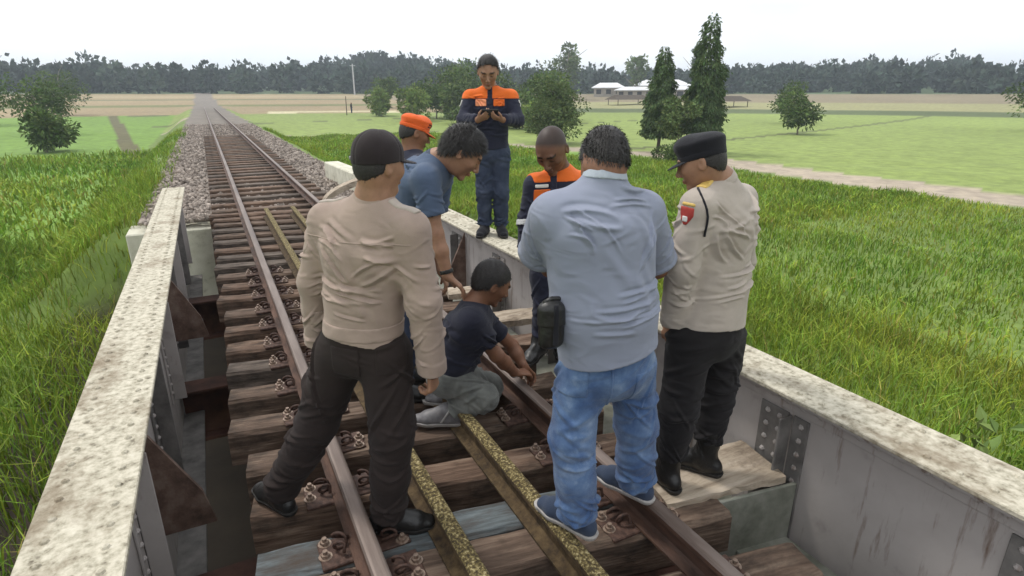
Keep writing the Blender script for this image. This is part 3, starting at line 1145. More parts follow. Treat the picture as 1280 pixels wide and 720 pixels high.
# grass blades ----------------------------------------------------
def blades(P, h, wd, lean):
    n = len(P)
    a = rng.uniform(0, 6.28, n)
    ld = np.stack([np.cos(a), np.sin(a), np.zeros(n)], 1)
    b = rng.uniform(0, 6.28, n)
    sd_ = np.stack([np.cos(b), np.sin(b), np.zeros(n)], 1) * (wd / 2)[:, None]
    up = np.zeros((n, 3))
    up[:, 2] = h
    L1 = ld * (lean * h * .25)[:, None]
    L2 = ld * (lean * h)[:, None]
    V = np.stack([P - sd_, P + sd_, P + up * .55 + L1 + sd_ * .8, P + up * .55 + L1 - sd_ * .8, P + up * (1 - .3 * lean[:, None]) + L2], 1)
    base = (np.arange(n) * 5)[:, None]
    F = np.concatenate([base + [0, 1, 2], base + [0, 2, 3], base + [3, 2, 4]])
    pt = noise3(P * [1, 1, 0], .35, 61) + .6 * noise3(P * [1, 1, 0], 1.3, 62)
    c = rng.uniform(.6, 1.25, n) * (1 + .16 * pt)
    C = np.stack([c * rng.uniform(.8, 1.25, n) * (1.0 + .15 * pt), c, c * rng.uniform(.6, 1.2, n)], 1)
    dry = rng.random(n) < .025 + .03 * np.clip(pt, 0, 1)
    C[dry] = np.array([1.75, 1.0, 1.9]) * rng.uniform(.6, 1.1, (dry.sum(), 1))
    return V.reshape(-1, 3), F, np.repeat(C, 5, 0)


def scatter(n, x0, x1, y0, y1, h, wd, dens=None, lean=(.15, .8)):
    x, y = rng.uniform(x0, x1, n), rng.uniform(y0, y1, n)
    if dens is not None:
        k = rng.random(n) < dens(x, y)
        x, y = x[k], y[k]
    n = len(x)
    P = np.stack([x, y, G(x, y) - .02], 1)
    patch = .75 + .35 * noise3(P * [1, 1, 0], .8, 9) + .2 * noise3(P * [1, 1, 0], 2.1, 10)
    return P, rng.uniform(*h, n) * np.clip(patch, .5, 1.6), rng.uniform(*wd, n), rng.uniform(*lean, n)


sets = [scatter(34000, 1.95, 7.5, 1.0, 12, (.25, .65), (.007, .016)),
        scatter(30000, 2.6, 9, 9, 24, (.3, .65), (.012, .026)),
        scatter(16000, 2.3, 4.8, 10.6, 40, (.12, .36), (.01, .025)),
        scatter(34000, 5, 20, 10, 26, (.2, .42), (.02, .045), lambda x, y: (np.abs(x - (22.2 - np.clip(y - 24, 0, 60) ** 1.5 * .125)) > 1.7).astype(float)),
        scatter(20000, 4, 17, 24, 50, (.25, .45), (.04, .08)),
        scatter(46000, 6, 20.5, -4, 12, (.14, .34), (.014, .03)),
        scatter(9000, 1.9, 12, -5, 2, (.3, .8), (.012, .03)),
        scatter(34000, -7.5, -1.95, 0, 16, (.25, .65), (.008, .018)),
        scatter(9000, -4.5, -1.75, 10.6, 40, (.12, .4), (.01, .025)),
        scatter(15000, -18, -4, 8, 40, (.3, .6), (.04, .08))]
P_, h_, w_, l_ = [np.concatenate([s[i] for s in sets]) for i in range(4)]
V, F, C = blades(P_, h_, w_, l_)
me = new_mesh('grass', V, F)
set_col(me, C)
link('grass', me, M['grass'], kind='stuff', label='long bright green grass and rice around the bridge', cat='grass')
# broad leafed weeds along the girder foot
n = 5200
x = rng.uniform(1.75, 2.5, n)
y = rng.uniform(1.0, 10, n)
P = np.stack([x, y, -1.2 + 1.75 * np.sqrt(rng.random(n)) * (.55 + .45 * np.sin(y * 2.1) * np.sin(y * .9 + 1))], 1)
leaf_obj('weeds', leaves(P, rng.uniform(.04, .11, n), rng.normal(0, 1, (n, 3)) + [0, 0, .5], .5, .2), M['leaf_light'], kind='stuff', label='leafy weeds growing up behind the girder', cat='weeds')

# ================================================================== FAR BUILDINGS AND POLES
M['bwall'] = pmat('plaster', [(.30, .27, .23), (.46, .42, .36)], scale=.6, rough=.9, bump=.1)
M['broof'] = pmat('pale_metal_roof', [(.62, .63, .64), (.78, .79, .80)], scale=.4, rough=.5, bump=.1)
M['bdark'] = pmat('dark_opening', [(.02, .02, .022), (.05, .05, .05)], scale=2, rough=.4, bump=0)
M['thatch'] = pmat('dark_thatch', [(.05, .04, .03), (.11, .085, .06)], scale=4, rough=.95, bump=.5)


def house(px_az, dist, lx, ly, hw, hr, label, rot=0., roofmat='broof', nw=3):
    a = math.radians(px_az)
    x, y = dist * math.sin(a), dist * math.cos(a)
    z = gz(x, y)
    root = empty('house', (x, y, z), label, 'house', None)
    ang = -a + rot
    T = lambda v: rotz(np.asarray(v, float), ang) + np.array([x, y, z])
    v, f = cbox(lx, ly, hw + .6, .03)
    wmesh('wall', T(v + [0, 0, hw / 2 - .3]), f, M['bwall'], root)
    e = .7
    rv = np.array([(-lx / 2 - e, -ly / 2 - e, hw - .1), (lx / 2 + e, -ly / 2 - e, hw - .1), (lx / 2 + e, ly / 2 + e, hw - .1), (-lx / 2 - e, ly / 2 + e, hw - .1),
                   (-lx * .3, 0, hw + hr), (lx * .3, 0, hw + hr)])
    rv = np.concatenate([rv, rv[:4] - [0, 0, .18]])
    rf = [[0, 1, 5, 4], [1, 2, 5], [2, 3, 4, 5], [3, 0, 4], [6, 7, 1, 0], [7, 8, 2, 1], [8, 9, 3, 2], [9, 6, 0, 3], [9, 8, 7, 6]]
    wmesh('roof', T(rv), rf, M[roofmat], root)
    for k in range(nw):
        u = -lx / 2 + lx * (k + .5) / nw
        v, f = cbox(lx / nw * .5, .12, hw * .5, .02)
        wmesh('window', T(v + [u, -ly / 2 - .03, hw * .5]), f, M['bdark'], root)
    return root


house(40.8, 178, 15, 8, 2.8, 1.5, 'long low white roofed house among trees at the forest edge', nw=5)
house(36.0, 172, 8, 6, 2.4, 1.2, 'small white roofed house left of the long roof', nw=3)
house(38.4, 158, 9, 5, 2.1, .7, 'low shed with a pale roof in front of the white roofed houses', nw=4)
house(43.0, 160, 6, 5, 2.2, .8, 'small pale shed with a dark doorway below the slim tree', nw=2)


def shelter(x, y, lx, ly, label):
    z = gz(x, y)
    root = empty('field_shelter', (x, y, z), label, 'shelter', 'thatched field shelters')
    for sx in (-1, 1):
        for sy in (-1, 1):
            wmesh('post', *tube([(x + sx * lx * .42, y + sy * ly * .4, z - .2), (x + sx * lx * .42, y + sy * ly * .4, z + 1.2)], .07, 6), M['bark'], root)
    rv = np.array([(-lx / 2, -ly / 2, 1.0), (lx / 2, -ly / 2, 1.0), (lx / 2, ly / 2, 1.0), (-lx / 2, ly / 2, 1.0), (-lx * .4, 0, 1.9), (lx * .4, 0, 1.9)]) + [x, y, z]
    wmesh('thatched_roof', rv, [[0, 1, 5, 4], [1, 2, 5], [2, 3, 4, 5], [3, 0, 4], [3, 2, 1, 0]], M['thatch'], root)


shelter(76, 98, 9, 4, 'low dark thatched shelter on the strip field in front of the sheds')
shelter(84, 80, 9, 4, 'low dark thatched shelter on the strip field beyond the column trees')

M['pole'] = pmat('concrete_pole', [(.42, .42, .42), (.6, .6, .6)], scale=3, rough=.8, bump=.1)
x, y = 40.2, 182.
z = gz(x, y)
root = empty('utility_pole', (x, y, z), 'tall pale utility pole standing before the wooded ridge', 'pole')
wmesh('pole', *tube([(x, y, z - .3), (x, y, z + 8.6)], [.24, .17], 8), M['pole'], root)
v, f = cbox(1.6, .12, .14, .02)
wmesh('crossarm', v + [x, y, z + 8.1], f, M['pole'], root)
x, y = 17.6, 88.
z = gz(x, y)
wmesh('field_post', *tube([(x, y, z - .3), (x + .05, y, z + 2.6)], [.07, .05], 7), M['bark'], label='thin dark post standing at the pale bank of the fallow field', cat='post')

# ================================================================== PEOPLE
def skin_mat(name, c):
    c = np.array(c)
    return pmat(name, [tuple(c * .85), tuple(c), tuple(c * 1.12)], scale=30, rough=.55, bump=.08, bscale=300, attr='Col', spec=.45, sss=.08)


SK = {'tan': skin_mat('skin_tan', (0.303, 0.163, 0.099)), 'brown': skin_mat('skin_brown', (0.209, 0.098, 0.055)), 'dark': skin_mat('skin_dark', (0.155, 0.072, 0.041))}
M['hair'] = pmat('black_hair', [(.008, .007, .007), (.018, .015, .014), (.03, .026, .024)], scale=120, rough=.5, bump=.5, bscale=300, spec=.5)
M['tan_shirt'] = cloth('tan_twill', (.35, .268, .222))
M['tan_shirt2'] = cloth('light_tan_twill', (.425, .37, .32))
M['black_trs'] = cloth('black_trousers', (.015, .0135, .014), sheen=.05)
M['dark_trs'] = cloth('dark_brown_trousers', (.026, .019, .017), sheen=.03)
M['polo'] = cloth('light_blue_polo', (.25, .272, .345), v=.04, sheen=.1, bscale=600, scale=4)
M['polo_dark'] = cloth('slate_blue_polo', (.075, .105, .165), bscale=600)
M['collar_dark'] = cloth('dark_knit_collar', (.06, .075, .11))
M['collar_light'] = cloth('light_knit_collar', (.38, .42, .47), bscale=700)
M['jeans'] = pmat('blue_denim', [(.03, .06, .14), (.055, .105, .225), (.105, .175, .31), (.28, .36, .48)], scale=8, detail=7, rough=.9, bump=.5, bscale=500, sheen=.2, wrinkle=.4, spec=.2, pos=[.3, .45, .58, .75])
M['jeans_grey'] = pmat('faded_grey_denim', [(.09, .095, .09), (.16, .165, .15), (.24, .245, .225)], scale=7, rough=.9, bump=.5, bscale=500, sheen=.2, wrinkle=.4, spec=.2)
M['jeans_navy'] = pmat('dark_navy_denim', [(.025, .033, .055), (.04, .052, .085), (.065, .08, .12)], scale=7, rough=.9, bump=.5, bscale=400, wrinkle=.4, spec=.2)
M['navy'] = cloth('navy_uniform', (.022, .024, .042))
M['tee'] = cloth('dark_navy_tee', (.018, .019, .032))
M['orange'] = cloth('orange_panel', (.74, .15, .025), v=.08)
M['orange_pale'] = cloth('pale_orange_patch', (.80, .30, .15), v=.05)
M['silver'] = pmat('reflective_tape', [(.50, .50, .50), (.68, .68, .68)], scale=20, rough=.4, bump=.1)
M['black_cloth'] = cloth('black_cap_cloth', (.015, .015, .019), sheen=.1, wrinkle=.15)
M['brown_cloth'] = cloth('dark_brown_cap_cloth', (.026, .020, .021), sheen=.1, wrinkle=.1)
M['orange_cap'] = cloth('orange_cap_cloth', (.70, .12, .025), v=.06)
M['leather'] = pmat('black_leather', [(.008, .008, .008), (.02, .019, .018)], scale=20, rough=.38, bump=.25, bscale=90, spec=.5)
M['canvas'] = cloth('navy_canvas', (.035, .05, .085))
M['sole'] = pmat('pale_rubber_sole', [(.30, .28, .26), (.48, .46, .44)], scale=20, rough=.7, bump=.1)
M['sole_dark'] = pmat('dark_rubber_sole', [(.012, .011, .01), (.03, .027, .025)], scale=20, rough=.7, bump=.1)
M['badge_red'] = pmat('red_badge', [(.30, .03, .025), (.42, .05, .035)], scale=50, rough=.7, bump=.2)
M['badge_gold'] = pmat('gold_thread', [(.50, .33, .08), (.68, .48, .14)], scale=80, rough=.6, bump=.2)
M['badge_white'] = pmat('white_thread', [(.55, .53, .48), (.72, .70, .66)], scale=80, rough=.7, bump=.2)
M['grey_tab'] = pmat('grey_strap_tab', [(.12, .115, .12), (.2, .19, .19)], scale=40, rough=.5, bump=.1)
M['metal'] = pmat('bright_metal', [(.5, .5, .5), (.7, .7, .7)], scale=40, rough=.3, metallic=.9, bump=.05)
M['screen'] = pmat('phone_glass', [(.01, .01, .012), (.02, .02, .024)], scale=5, rough=.12, bump=0)


class Head:
    def __init__(s, c, face, up=UP, sc=1.):
        s.c = np.array(c, float)
        s.f = unit(face)
        s.u = unit(np.array(up, float) - s.f * (np.array(up) @ s.f))
        s.r = np.cross(s.f, s.u)
        s.sc = sc
        s.A = np.stack([s.r, s.f, s.u])

    def p(s, x, y, z):
        return s.c + (s.r * x + s.f * y + s.u * z) * s.sc

    def loc(s, P):
        return ((P - s.c) @ s.A.T) / s.sc

    def prims(s):
        k = s.sc
        e = lambda x, y, z, rx, ry, rz, kk=.012, m='u': Ell(s.p(x, y, z), s.A, np.array([rx, ry, rz]) * k, kk, m)
        L_ = [e(0, -.012, .030, .0755, .094, .088), e(0, .026, -.035, .060, .066, .080, .03), e(0, .018, .01, .070, .078, .075, .03),
              Ell(s.p(0, .074, -.098), s.A, np.array([.026, .018, .018]) * k, .02)]
        L_ += [e(q * .040, .060, -.018, .026, .024, .022, .02) for q in (-1, 1)]
        L_ += [Seg(s.p(-.036, .086, .026), s.p(.036, .086, .026), .010 * k, k=.015)]
        L_ += [e(q * .031, .098, .006, .017, .016, .011, .012, 's') for q in (-1, 1)]
        L_ += [e(q * .031, .080, .004, .0135, .0125, .0125, .003) for q in (-1, 1)]
        L_ += [Seg(s.p(0, .094, .014), s.p(0, .116, -.028), .007 * k, .011 * k, k=.010)]
        L_ += [e(q * .011, .104, -.034, .009, .010, .008, .006) for q in (-1, 1)]
        L_ += [e(0, .094, -.060, .023, .010, .006, .005), e(0, .092, -.069, .020, .010, .006, .005)]
        for q in (-1, 1):
            L_ += [e(q * .080, -.012, -.004, .009, .019, .032, .006), e(q * .088, -.006, -.002, .006, .010, .018, .005, 's')]
        return L_

    def colour(s, V, buzz=False, tone=1.):
        q = s.loc(V)
        x, y, z = q.T
        C = np.ones((len(V), 3)) * tone
        inh = (np.abs(x) < .12) & (np.abs(y) < .14) & (np.abs(z) < .16)
        lips = inh & (((x / .025) ** 2 + ((z + .065) / .012) ** 2) < 1) & (y > .07)
        C[lips] = (.80, .66, .66)
        brow = inh & (np.abs(z - .030 + .1 * np.abs(np.abs(x) - .034)) < .0055) & (np.abs(x) > .012) & (np.abs(x) < .054) & (y > .05)
        C[brow] = (.10, .10, .11)
        for sg in (-1, 1):
            eye = inh & (((x - sg * .031) / .0145) ** 2 + ((z - .000) / .004) ** 2 < 1) & (y > .075)
            C[eye] = (.35, .33, .35)
            iris = eye & (((x - sg * .031) ** 2 + (z - .003) ** 2) < .0058 ** 2)
            C[iris] = (.05, .05, .05)
        if buzz:
            hr = inh & (z > -.035 + .85 * (y + .05)) & (z > -.08)
            fade = np.clip((z + .035 - .85 * (y + .05)) / .035, 0, 1)[hr][:, None]
            C[hr] = 1 - fade * (1 - np.array([.20, .22, .26]))
        return C


def hand(w, d, pn, th, curl=.5, sc=1., spread=0.):
    """palm and five fingers: w wrist, d direction, pn the way the palm faces, th thumb side"""
    d = unit(d)
    pn = unit(pn - d * (np.dot(pn, d)))
    t0 = np.cross(d, pn)
    th = t0 if np.dot(t0, th) > 0 else -t0
    P = [Seg(w - d * .02, w + d * .082 * sc, .026 * sc, .041 * sc, .019 * sc, .0135 * sc, right=th, k=.015)]
    for i, (o, ln) in enumerate(zip((.031, .0105, -.0105, -.030), (.074, .084, .077, .060))):
        b = w + d * (.083 - .004 * abs(i - 1)) * sc + th * o * sc
        ang = 0
        c = curl * (1 + .08 * i)
        for sg, fr in enumerate((.46, .31, .23)):
            ang += c * (.75 if sg == 0 else 1.0)
            dr = d * math.cos(ang) + pn * math.sin(ang) + th * spread * (1.5 - i) * .12
            e = b + unit(dr) * ln * fr * sc
            P.append(Seg(b, e, (.0098 - .0011 * sg) * sc, (.0090 - .0011 * sg) * sc, k=.004))
            b = e
    b = w + d * .026 * sc + th * .022 * sc
    P.append(Seg(w + d * .008, b, .016 * sc, .0155 * sc, k=.012))
    e = b + unit(d * .62 + th * .62 + pn * .35) * .043 * sc
    P.append(Seg(b, e, .0135 * sc, .0105 * sc, k=.008))
    e2 = e + unit(d * .85 + th * .12 + pn * (.3 + curl * .5)) * .030 * sc
    P.append(Seg(e, e2, .0102 * sc, .0080 * sc, k=.004))
    return P


def shoe(root, a, td, mat, solemat, boot=False, sc=1., name='shoe', base=None, h=.005):
    td = unit(np.array([td[0], td[1], 0.]))
    sd_ = np.cross(td, UP)
    z0 = a[2] - .088 * sc if base is None else base
    g = np.array([a[0], a[1], z0])
    heel, ball, toe = g - td * .055 * sc + UP * .045, g + td * .115 * sc + UP * .040, g + td * .175 * sc + UP * .034
    pr = [Seg(heel, ball, .035 * sc, .046 * sc, .044 * sc, .034 * sc, right=sd_), Seg(ball, toe, .046 * sc, .036 * sc, .034 * sc, .024 * sc, right=sd_, k=.02),
          Seg(g + UP * .095, g + UP * .05 - td * .01, .043 * sc, .040 * sc, k=.02), Seg(g + UP * .085 + td * .03, ball + UP * .01, .036, .030, k=.03)]
    if boot:
        pr.append(Seg(g + UP * .07 - td * .005, g + UP * .235 - td * .012, .050, .056, k=.03, wr=arcs(3, 7, .006, .5, .3)))
    pr = [p for p in pr]
    V, Q = sdf_mesh(pr, h, region=lambda P: z0 + .016 - P[..., 2])
    o = wmesh(name, V, Q, mat, root, smooth=True)
    sp = [Seg(heel - td * .004, ball, .041 * sc, .051 * sc, .06, .06, right=sd_), Seg(ball, toe + td * .004, .051 * sc, .040 * sc, .06, .06, right=sd_, k=.02)]
    V, Q = sdf_mesh(sp, .005, region=lambda P: np.maximum(P[..., 2] - (z0 + .026), z0 + .001 - P[..., 2]), lo=[-9, -9, z0 - .02], hi=[99, 99, z0 + .06])
    wmesh('sole', V - wpos(root) * 0, Q, solemat, o)
    # laces / toe seam band
    if not boot:
        V, Q = sdf_mesh(pr, .004, off=.003, region=lambda P: np.maximum(np.abs((P - (g + td * .055)) @ unit(td * .8 + UP * .5)) - .006, z0 + .03 - P[..., 2]))
        if len(V):
            wmesh('instep_seam', V, Q, solemat if name == 'sneaker' else mat, o, smooth=True)
    return o


def strands(V, Q, n, ln, flow, parent, wd=.0013, seed=1, name='hair_strands'):
    r = np.random.default_rng(seed)
    fi = r.integers(0, len(Q), n)
    a, b, c, d = (V[Q[fi, i]] for i in range(4))
    u, v = r.random((n, 1)), r.random((n, 1))
    P = (a * (1 - u) + b * u) * (1 - v) + (d * (1 - u) + c * u) * v
    N = np.cross(c - a, d - b)
    N /= np.linalg.norm(N, axis=1)[:, None] + 1e-12
    dr = N * .05 + flow(P) + r.normal(0, .10, (n, 3))
    dr /= np.linalg.norm(dr, axis=1)[:, None]
    s = np.cross(dr, N)
    s /= np.linalg.norm(s, axis=1)[:, None] + 1e-12
    l = (r.uniform(.5, 1.2, n) * ln)[:, None]
    P = P - N * .002
    m = P + dr * l * .55 + N * l * .06
    t = P + dr * l - N * l * .12 + np.array([0, 0, -1]) * l * .1
    VV = np.stack([P - s * wd, P + s * wd, m + s * wd * .8, m - s * wd * .8, t], 1).reshape(-1, 3)
    bs = (np.arange(n) * 5)[:, None]
    FF = np.concatenate([bs + [0, 1, 2], bs + [0, 2, 3], bs + [3, 2, 4]])
    return wmesh(name, VV, FF, M['hair'], parent, kind='stuff')


def hair(root, H, thick=.014, amp=.004, seed=0, slope=.85, base=-.035, back=-.085, n=1600, ln=.03, h=.0045, fwd=.0, top=9.):
    A = H.A
    pr = [Ell(H.p(0, -.012, .032), A, (np.array([.0755, .094, .090]) + thick) * H.sc), Ell(H.p(0, -.03, -.01), A, np.array([.069, .075, .075]) * H.sc + thick * .4, .02)]

    def reg(P):
        q = H.loc(P)
        y, z = q[..., 1], q[..., 2]
        rag = .004 * np.sin(q[..., 0] * 160 + seed) + .003 * np.sin(y * 210 + q[..., 0] * 90)
        return np.maximum(np.maximum((base + slope * (y + .05 - fwd)) - z + rag, back - z), z - top) * .75 * H.sc
    V, Q = sdf_mesh(pr, h, region=reg, disp=lambda P: amp * noise3(P, 38, seed + 5) + amp * .4 * noise3(P, 90, seed + 6))
    o = wmesh('hair', V, Q, M['hair'], root, smooth=True)
    if n:
        strands(V, Q, n, ln * H.sc, lambda P: -.55 * H.u[None] * np.clip(.6 - (H.loc(P)[:, 2:3]) * 4, 0, 1) + .5 * H.f[None] * (H.loc(P)[:, 1:2] > -.02) + .15 * H.r[None] * np.sign(H.loc(P)[:, 0:1]), o, seed=seed + 3)
    return o


def person(label, S, group=None):
    g = S
    nb = g.get('bw', 1.)
    nd = g.get('bd', 1.)
    h = g.get('h', .0065)
    base = np.array([*((g['aL'] + g['aR'])[:2] / 2), min(g['aL'][2], g['aR'][2]) - .09])
    root = empty('person', base, label, 'person', group)
    rU, rL = unit(g['sR'] - g['sL']), unit(g['hR'] - g['hL'])
    rM = unit(rU + rL)
    seed = g.get('seed', 1)
    H = Head(g['head'], g['face'], g.get('headup', UP), g.get('hs', .97))
    nek, che, wai, pel = g['nek'], g['che'], g['wai'], g['pel']
    shm = (g['sL'] + g['sR']) / 2
    # ---- skin: one continuous body
    ar = g.get('arm', 1.)
    B = H.prims()
    B += [Seg(H.p(0, -.025, -.045), nek, .052 * g.get('neckr', 1.), .060 * g.get('neckr', 1.), .056 * g.get('neckr', 1.), .058 * g.get('neckr', 1.), right=rU, k=.03), Seg(nek, shm, .065, .06, k=.03)]
    B += [Seg(shm, che, .12 * nb, .13 * nb, .07, .085 * nd, right=rU, k=.03), Seg(che, wai, .13 * nb, .115 * nb, .085 * nd, .08 * nd, right=rM, k=.03), Seg(wai, pel, .115 * nb, .12 * nb, .08 * nd, .08 * nd, right=rL, k=.03)]
    for q in 'LR':
        B += [Seg(shm, g['s' + q], .05, .046, k=.03), Seg(g['s' + q], g['e' + q], .046 * ar, .038 * ar, k=.025),
              Seg(g['e' + q], g['e' + q] * .6 + g['w' + q] * .4, .040 * ar, .040 * ar, k=.02), Seg(g['e' + q] * .6 + g['w' + q] * .4, g['w' + q], .039 * ar, .026 * ar, k=.02)]
        hd = g.get('hand' + q)
        if hd:
            B += hand(g['w' + q], *hd)
        B += [Seg(pel, g['h' + q], .08, .078, k=.03), Seg(g['h' + q], g['k' + q], .070, .046, k=.02), Seg(g['k' + q], g['a' + q], .046, .032, k=.02)]
        if g.get('barefoot'):
            td = unit(g['toe' + q])
            a = g['a' + q]
            dn = g.get('solev', -UP)
            B += [Seg(a - td * .035 + dn * .045, a + td * .10 + dn * .055, .028, .036, .028, .018, right=np.cross(td, dn), k=.02),
                  Seg(a + dn * .0, a + td * .08 + dn * .045, .032, .028, k=.02)]
            for i in range(5):
                o = np.cross(td, dn) * (.030 - .0145 * i)
                B.append(Seg(a + td * .095 + dn * .055 + o, a + td * (.15 - .008 * i) + dn * .06 + o, .011, .008, k=.005))
    V, Q = sdf_mesh(B, g.get('hbody', .005), smooth=1)
    C = H.colour(V, g.get('buzz', False), 1.)
    V_ = V - wpos(root)
    me = new_mesh('body', V_, Q, True)
    set_col(me, C)
    link('body', me, SK[g.get('skin', 'brown')], root)
    # ---- shirt
    sw = g.get('sw', 1.)
    hem = g['hem']
    wt, wc, wh = g.get('ww', .150) * nb, g.get('wc', .172) * nb, g.get('wh', .165) * nb
    dt, dcst, dh = g.get('dw', .112) * nd, g.get('dc', .120) * nd, g.get('dh', .122) * nd
    tw = g.get('twr', .006)
    S_ = [Seg(hem, wai, wh, wt, dh, dt, right=rL, k=.02, flat=(1, 0)),
          Seg(wai, che, wt, wc, dt, dcst, right=rM, k=.04),
          Seg(che, che * .35 + shm * .65, wc, .150 * nb, dcst, .098 * nd, right=rU, k=.05),
          Seg(shm - (shm - nek) * .2, nek * .8 + shm * .2, .085, .068, k=.05)]
    sl = g.get('sleeve', 'long')
    rs = np.array(g.get('rs', (.068, .060, .050))) * sw
    for q in 'LR':
        s, e, w_ = g['s' + q], g['e' + q], g['w' + q]
        sg = 1 if q == 'L' else -1
        S_ += [Seg(nek * .55 + shm * .45, s - UP * .002, g.get('trap', .062), .064 * sw, k=.05)]
        if sl == 'long':
            S_ += [Seg(s, e, rs[0], rs[1], k=g.get('karm', .03), wr=arcs(seed + 2 + sg, 18, .010, .7, .35)), Seg(e, w_, rs[1], rs[2], k=.03, flat=(0, 1), wr=arcs(seed + 4 + sg, 18, .010, .35, .4))]
            ax = unit(w_ - e)
            S_ += [Seg(w_ - ax * .05, w_ - ax * .002, rs[2] + .004, rs[2] + .002, k=.006, flat=(1, 1))]
        else:
            e2 = s + (e - s) * g.get('slen', .72)
            ax = unit(e2 - s)
            S_ += [Seg(s, e2, rs[0], rs[1], k=g.get('karm', .03), flat=(0, 1), wr=arcs(seed + 2 + sg, 10, .009, .6, .3)), Seg(e2 - ax * .022, e2 - ax * .001, rs[1] + .004, rs[1] + .004, k=.005, flat=(1, 1))]
    if 'xshirt' in g:
        S_ += g['xshirt'](rU, rL)
    da = g.get('diag', .005)
    tl = torso_lines(seed, 1.35 * g.get('fold', .007), g.get('waistn', 8), g.get('fan', 6), 6, kx=wc / .172, kz=np.linalg.norm(wai - che) / .19)
    tu = unit(nek - wai)
    tr_ = unit(rM - tu * (rM @ tu))
    tf_ = np.cross(tu, tr_)
    dsp = lambda P: da * noise3(P * [1, 1, .55], 8, seed + 20) + .0015 * noise3(P, 26, seed + 23) + creases(P, che, tr_, tf_, tu, tl)
    V, Q = sdf_mesh(S_, h, disp=dsp, smooth=1)
    shirt = wmesh('shirt', V, Q, g['shirt'], root, smooth=True)

    def panel(name, mat, region, off=.004, hh=.005, parent=None):
        V, Q = sdf_mesh(S_, hh, off=off, disp=dsp, region=region, smooth=1)
        if len(Q):
            return wmesh(name, V, Q, mat, shirt if parent is None else parent, smooth=True)
    # collar
    cu = unit(unit(H.p(0, -.02, -.05) - nek) * .4 + unit(nek - che) * .6)
    if 'colr' in g:
        cu = unit(nek - che)
    cr2 = g.get('colr', 1.)
    c0 = nek - cu * (.030 if 'colr' in g else .012)
    cf = H.f - cu * (H.f @ cu)
    if g.get('collar', True):
        cl = [Seg(c0 + cu * .004, c0 + cu * .036 * cr2, .080 * cr2, .069 * cr2, .076 * cr2, .066 * cr2, right=rU, flat=(1, 1)), Seg(c0 - cu * .03, c0 + cu * .09, .066 * cr2, .058 * cr2, .062 * cr2, .056 * cr2, right=rU, k=.003, mode='s')]
        V, Q = sdf_mesh(cl, .004)
        wmesh('collar', V, Q, g.get('collarmat', g['shirt']), shirt, smooth=True)
    # ---- trousers
    pt = wai * .42 + pel * .58
    lw = g.get('lw', 1.)
    T_ = [Seg(pt, pel - unit(wai - pel) * g.get('crotch', .015), g.get('wp', .160) * nb, .158 * nb, .112 * nd, .118 * nd, right=rL, k=.03, flat=(1, 0), wr=arcs(seed + 5, 6, .005, .6, .3))]
    r0, r1, r2, r3 = np.array(g.get('rl', (.098, .078, .068, .066))) * lw
    for q in 'LR':
        hp, kn, an = g['h' + q], g['k' + q], g['a' + q]
        sg = 1 if q == 'L' else -1
        ax = unit(kn - an)
        an2 = an + ax * g.get('cuff', .005)
        T_ += [Seg(hp, kn, r0, r1, k=.03, wr=arcs(seed + 6 + sg, 18, .011, .55, .45, .09, (.4, 1.1), (.009, .016))), Seg(kn, kn * .5 + an2 * .5, r1, r2, k=.03, wr=arcs(seed + 8 + sg, 13, .011, .3, .4, .05, (.4, 1.1), (.008, .014))),
               Seg(kn * .5 + an2 * .5, an2, r2, r3, k=.03, flat=(0, 1), wr=arcs(seed + 9 + sg, 15, .012, .7, .3, .04, (.4, 1.1), (.007, .013)))]
    tdsp = lambda P: .003 * noise3(P, 12, seed + 30) + .0016 * noise3(P, 30, seed + 31)
    V, Q = sdf_mesh(T_, h, disp=tdsp, smooth=1)
    trs = wmesh('trousers', V, Q, g['trs'], root, smooth=True)

    def tpanel(name, mat, region, off=.004, hh=.005):
        V, Q = sdf_mesh(T_, hh, off=off, disp=tdsp, region=region, smooth=1)
        if len(Q):
            return wmesh(name, V, Q, mat, trs, smooth=True)
    if g.get('shoes'):
        st = g['shoes']
        for q in 'LR':
            shoe(root, g['a' + q], g['toe' + q], st[0], st[1], boot=st[2], name=st[3], sc=g.get('ss', 1.))
    if g.get('hairk') is not None:
        hair(root, H, **g['hairk'])
    return root, H, shirt, trs, panel, tpanel, S_


def slab(P, n, half):
    return lambda X: np.abs((X - P) @ unit(n)) - half


def both(*fs):
    return lambda X: np.maximum.reduce([f(X) for f in fs])


def ball(c, r):
    return lambda X: np.linalg.norm(X - c, axis=-1) - r


def plane(P, n):
    return lambda X: (X - P) @ unit(n)


def obox(c, ax, half):
    A = np.array([unit(a) for a in ax])
    return lambda X: np.max(np.abs((X - c) @ A.T) - np.array(half), axis=-1)


def ring_band(root, w, d, r, wid, mat, name, h=.004):
    d = unit(d)
    pr = [Seg(w - d * wid / 2, w + d * wid / 2, r, r, flat=(1, 1)), Seg(w - d * wid, w + d * wid, r - .007, r - .007, k=.002, mode='s')]
    V, Q = sdf_mesh(pr, h)
    return wmesh(name, V, Q, mat, root, smooth=True)


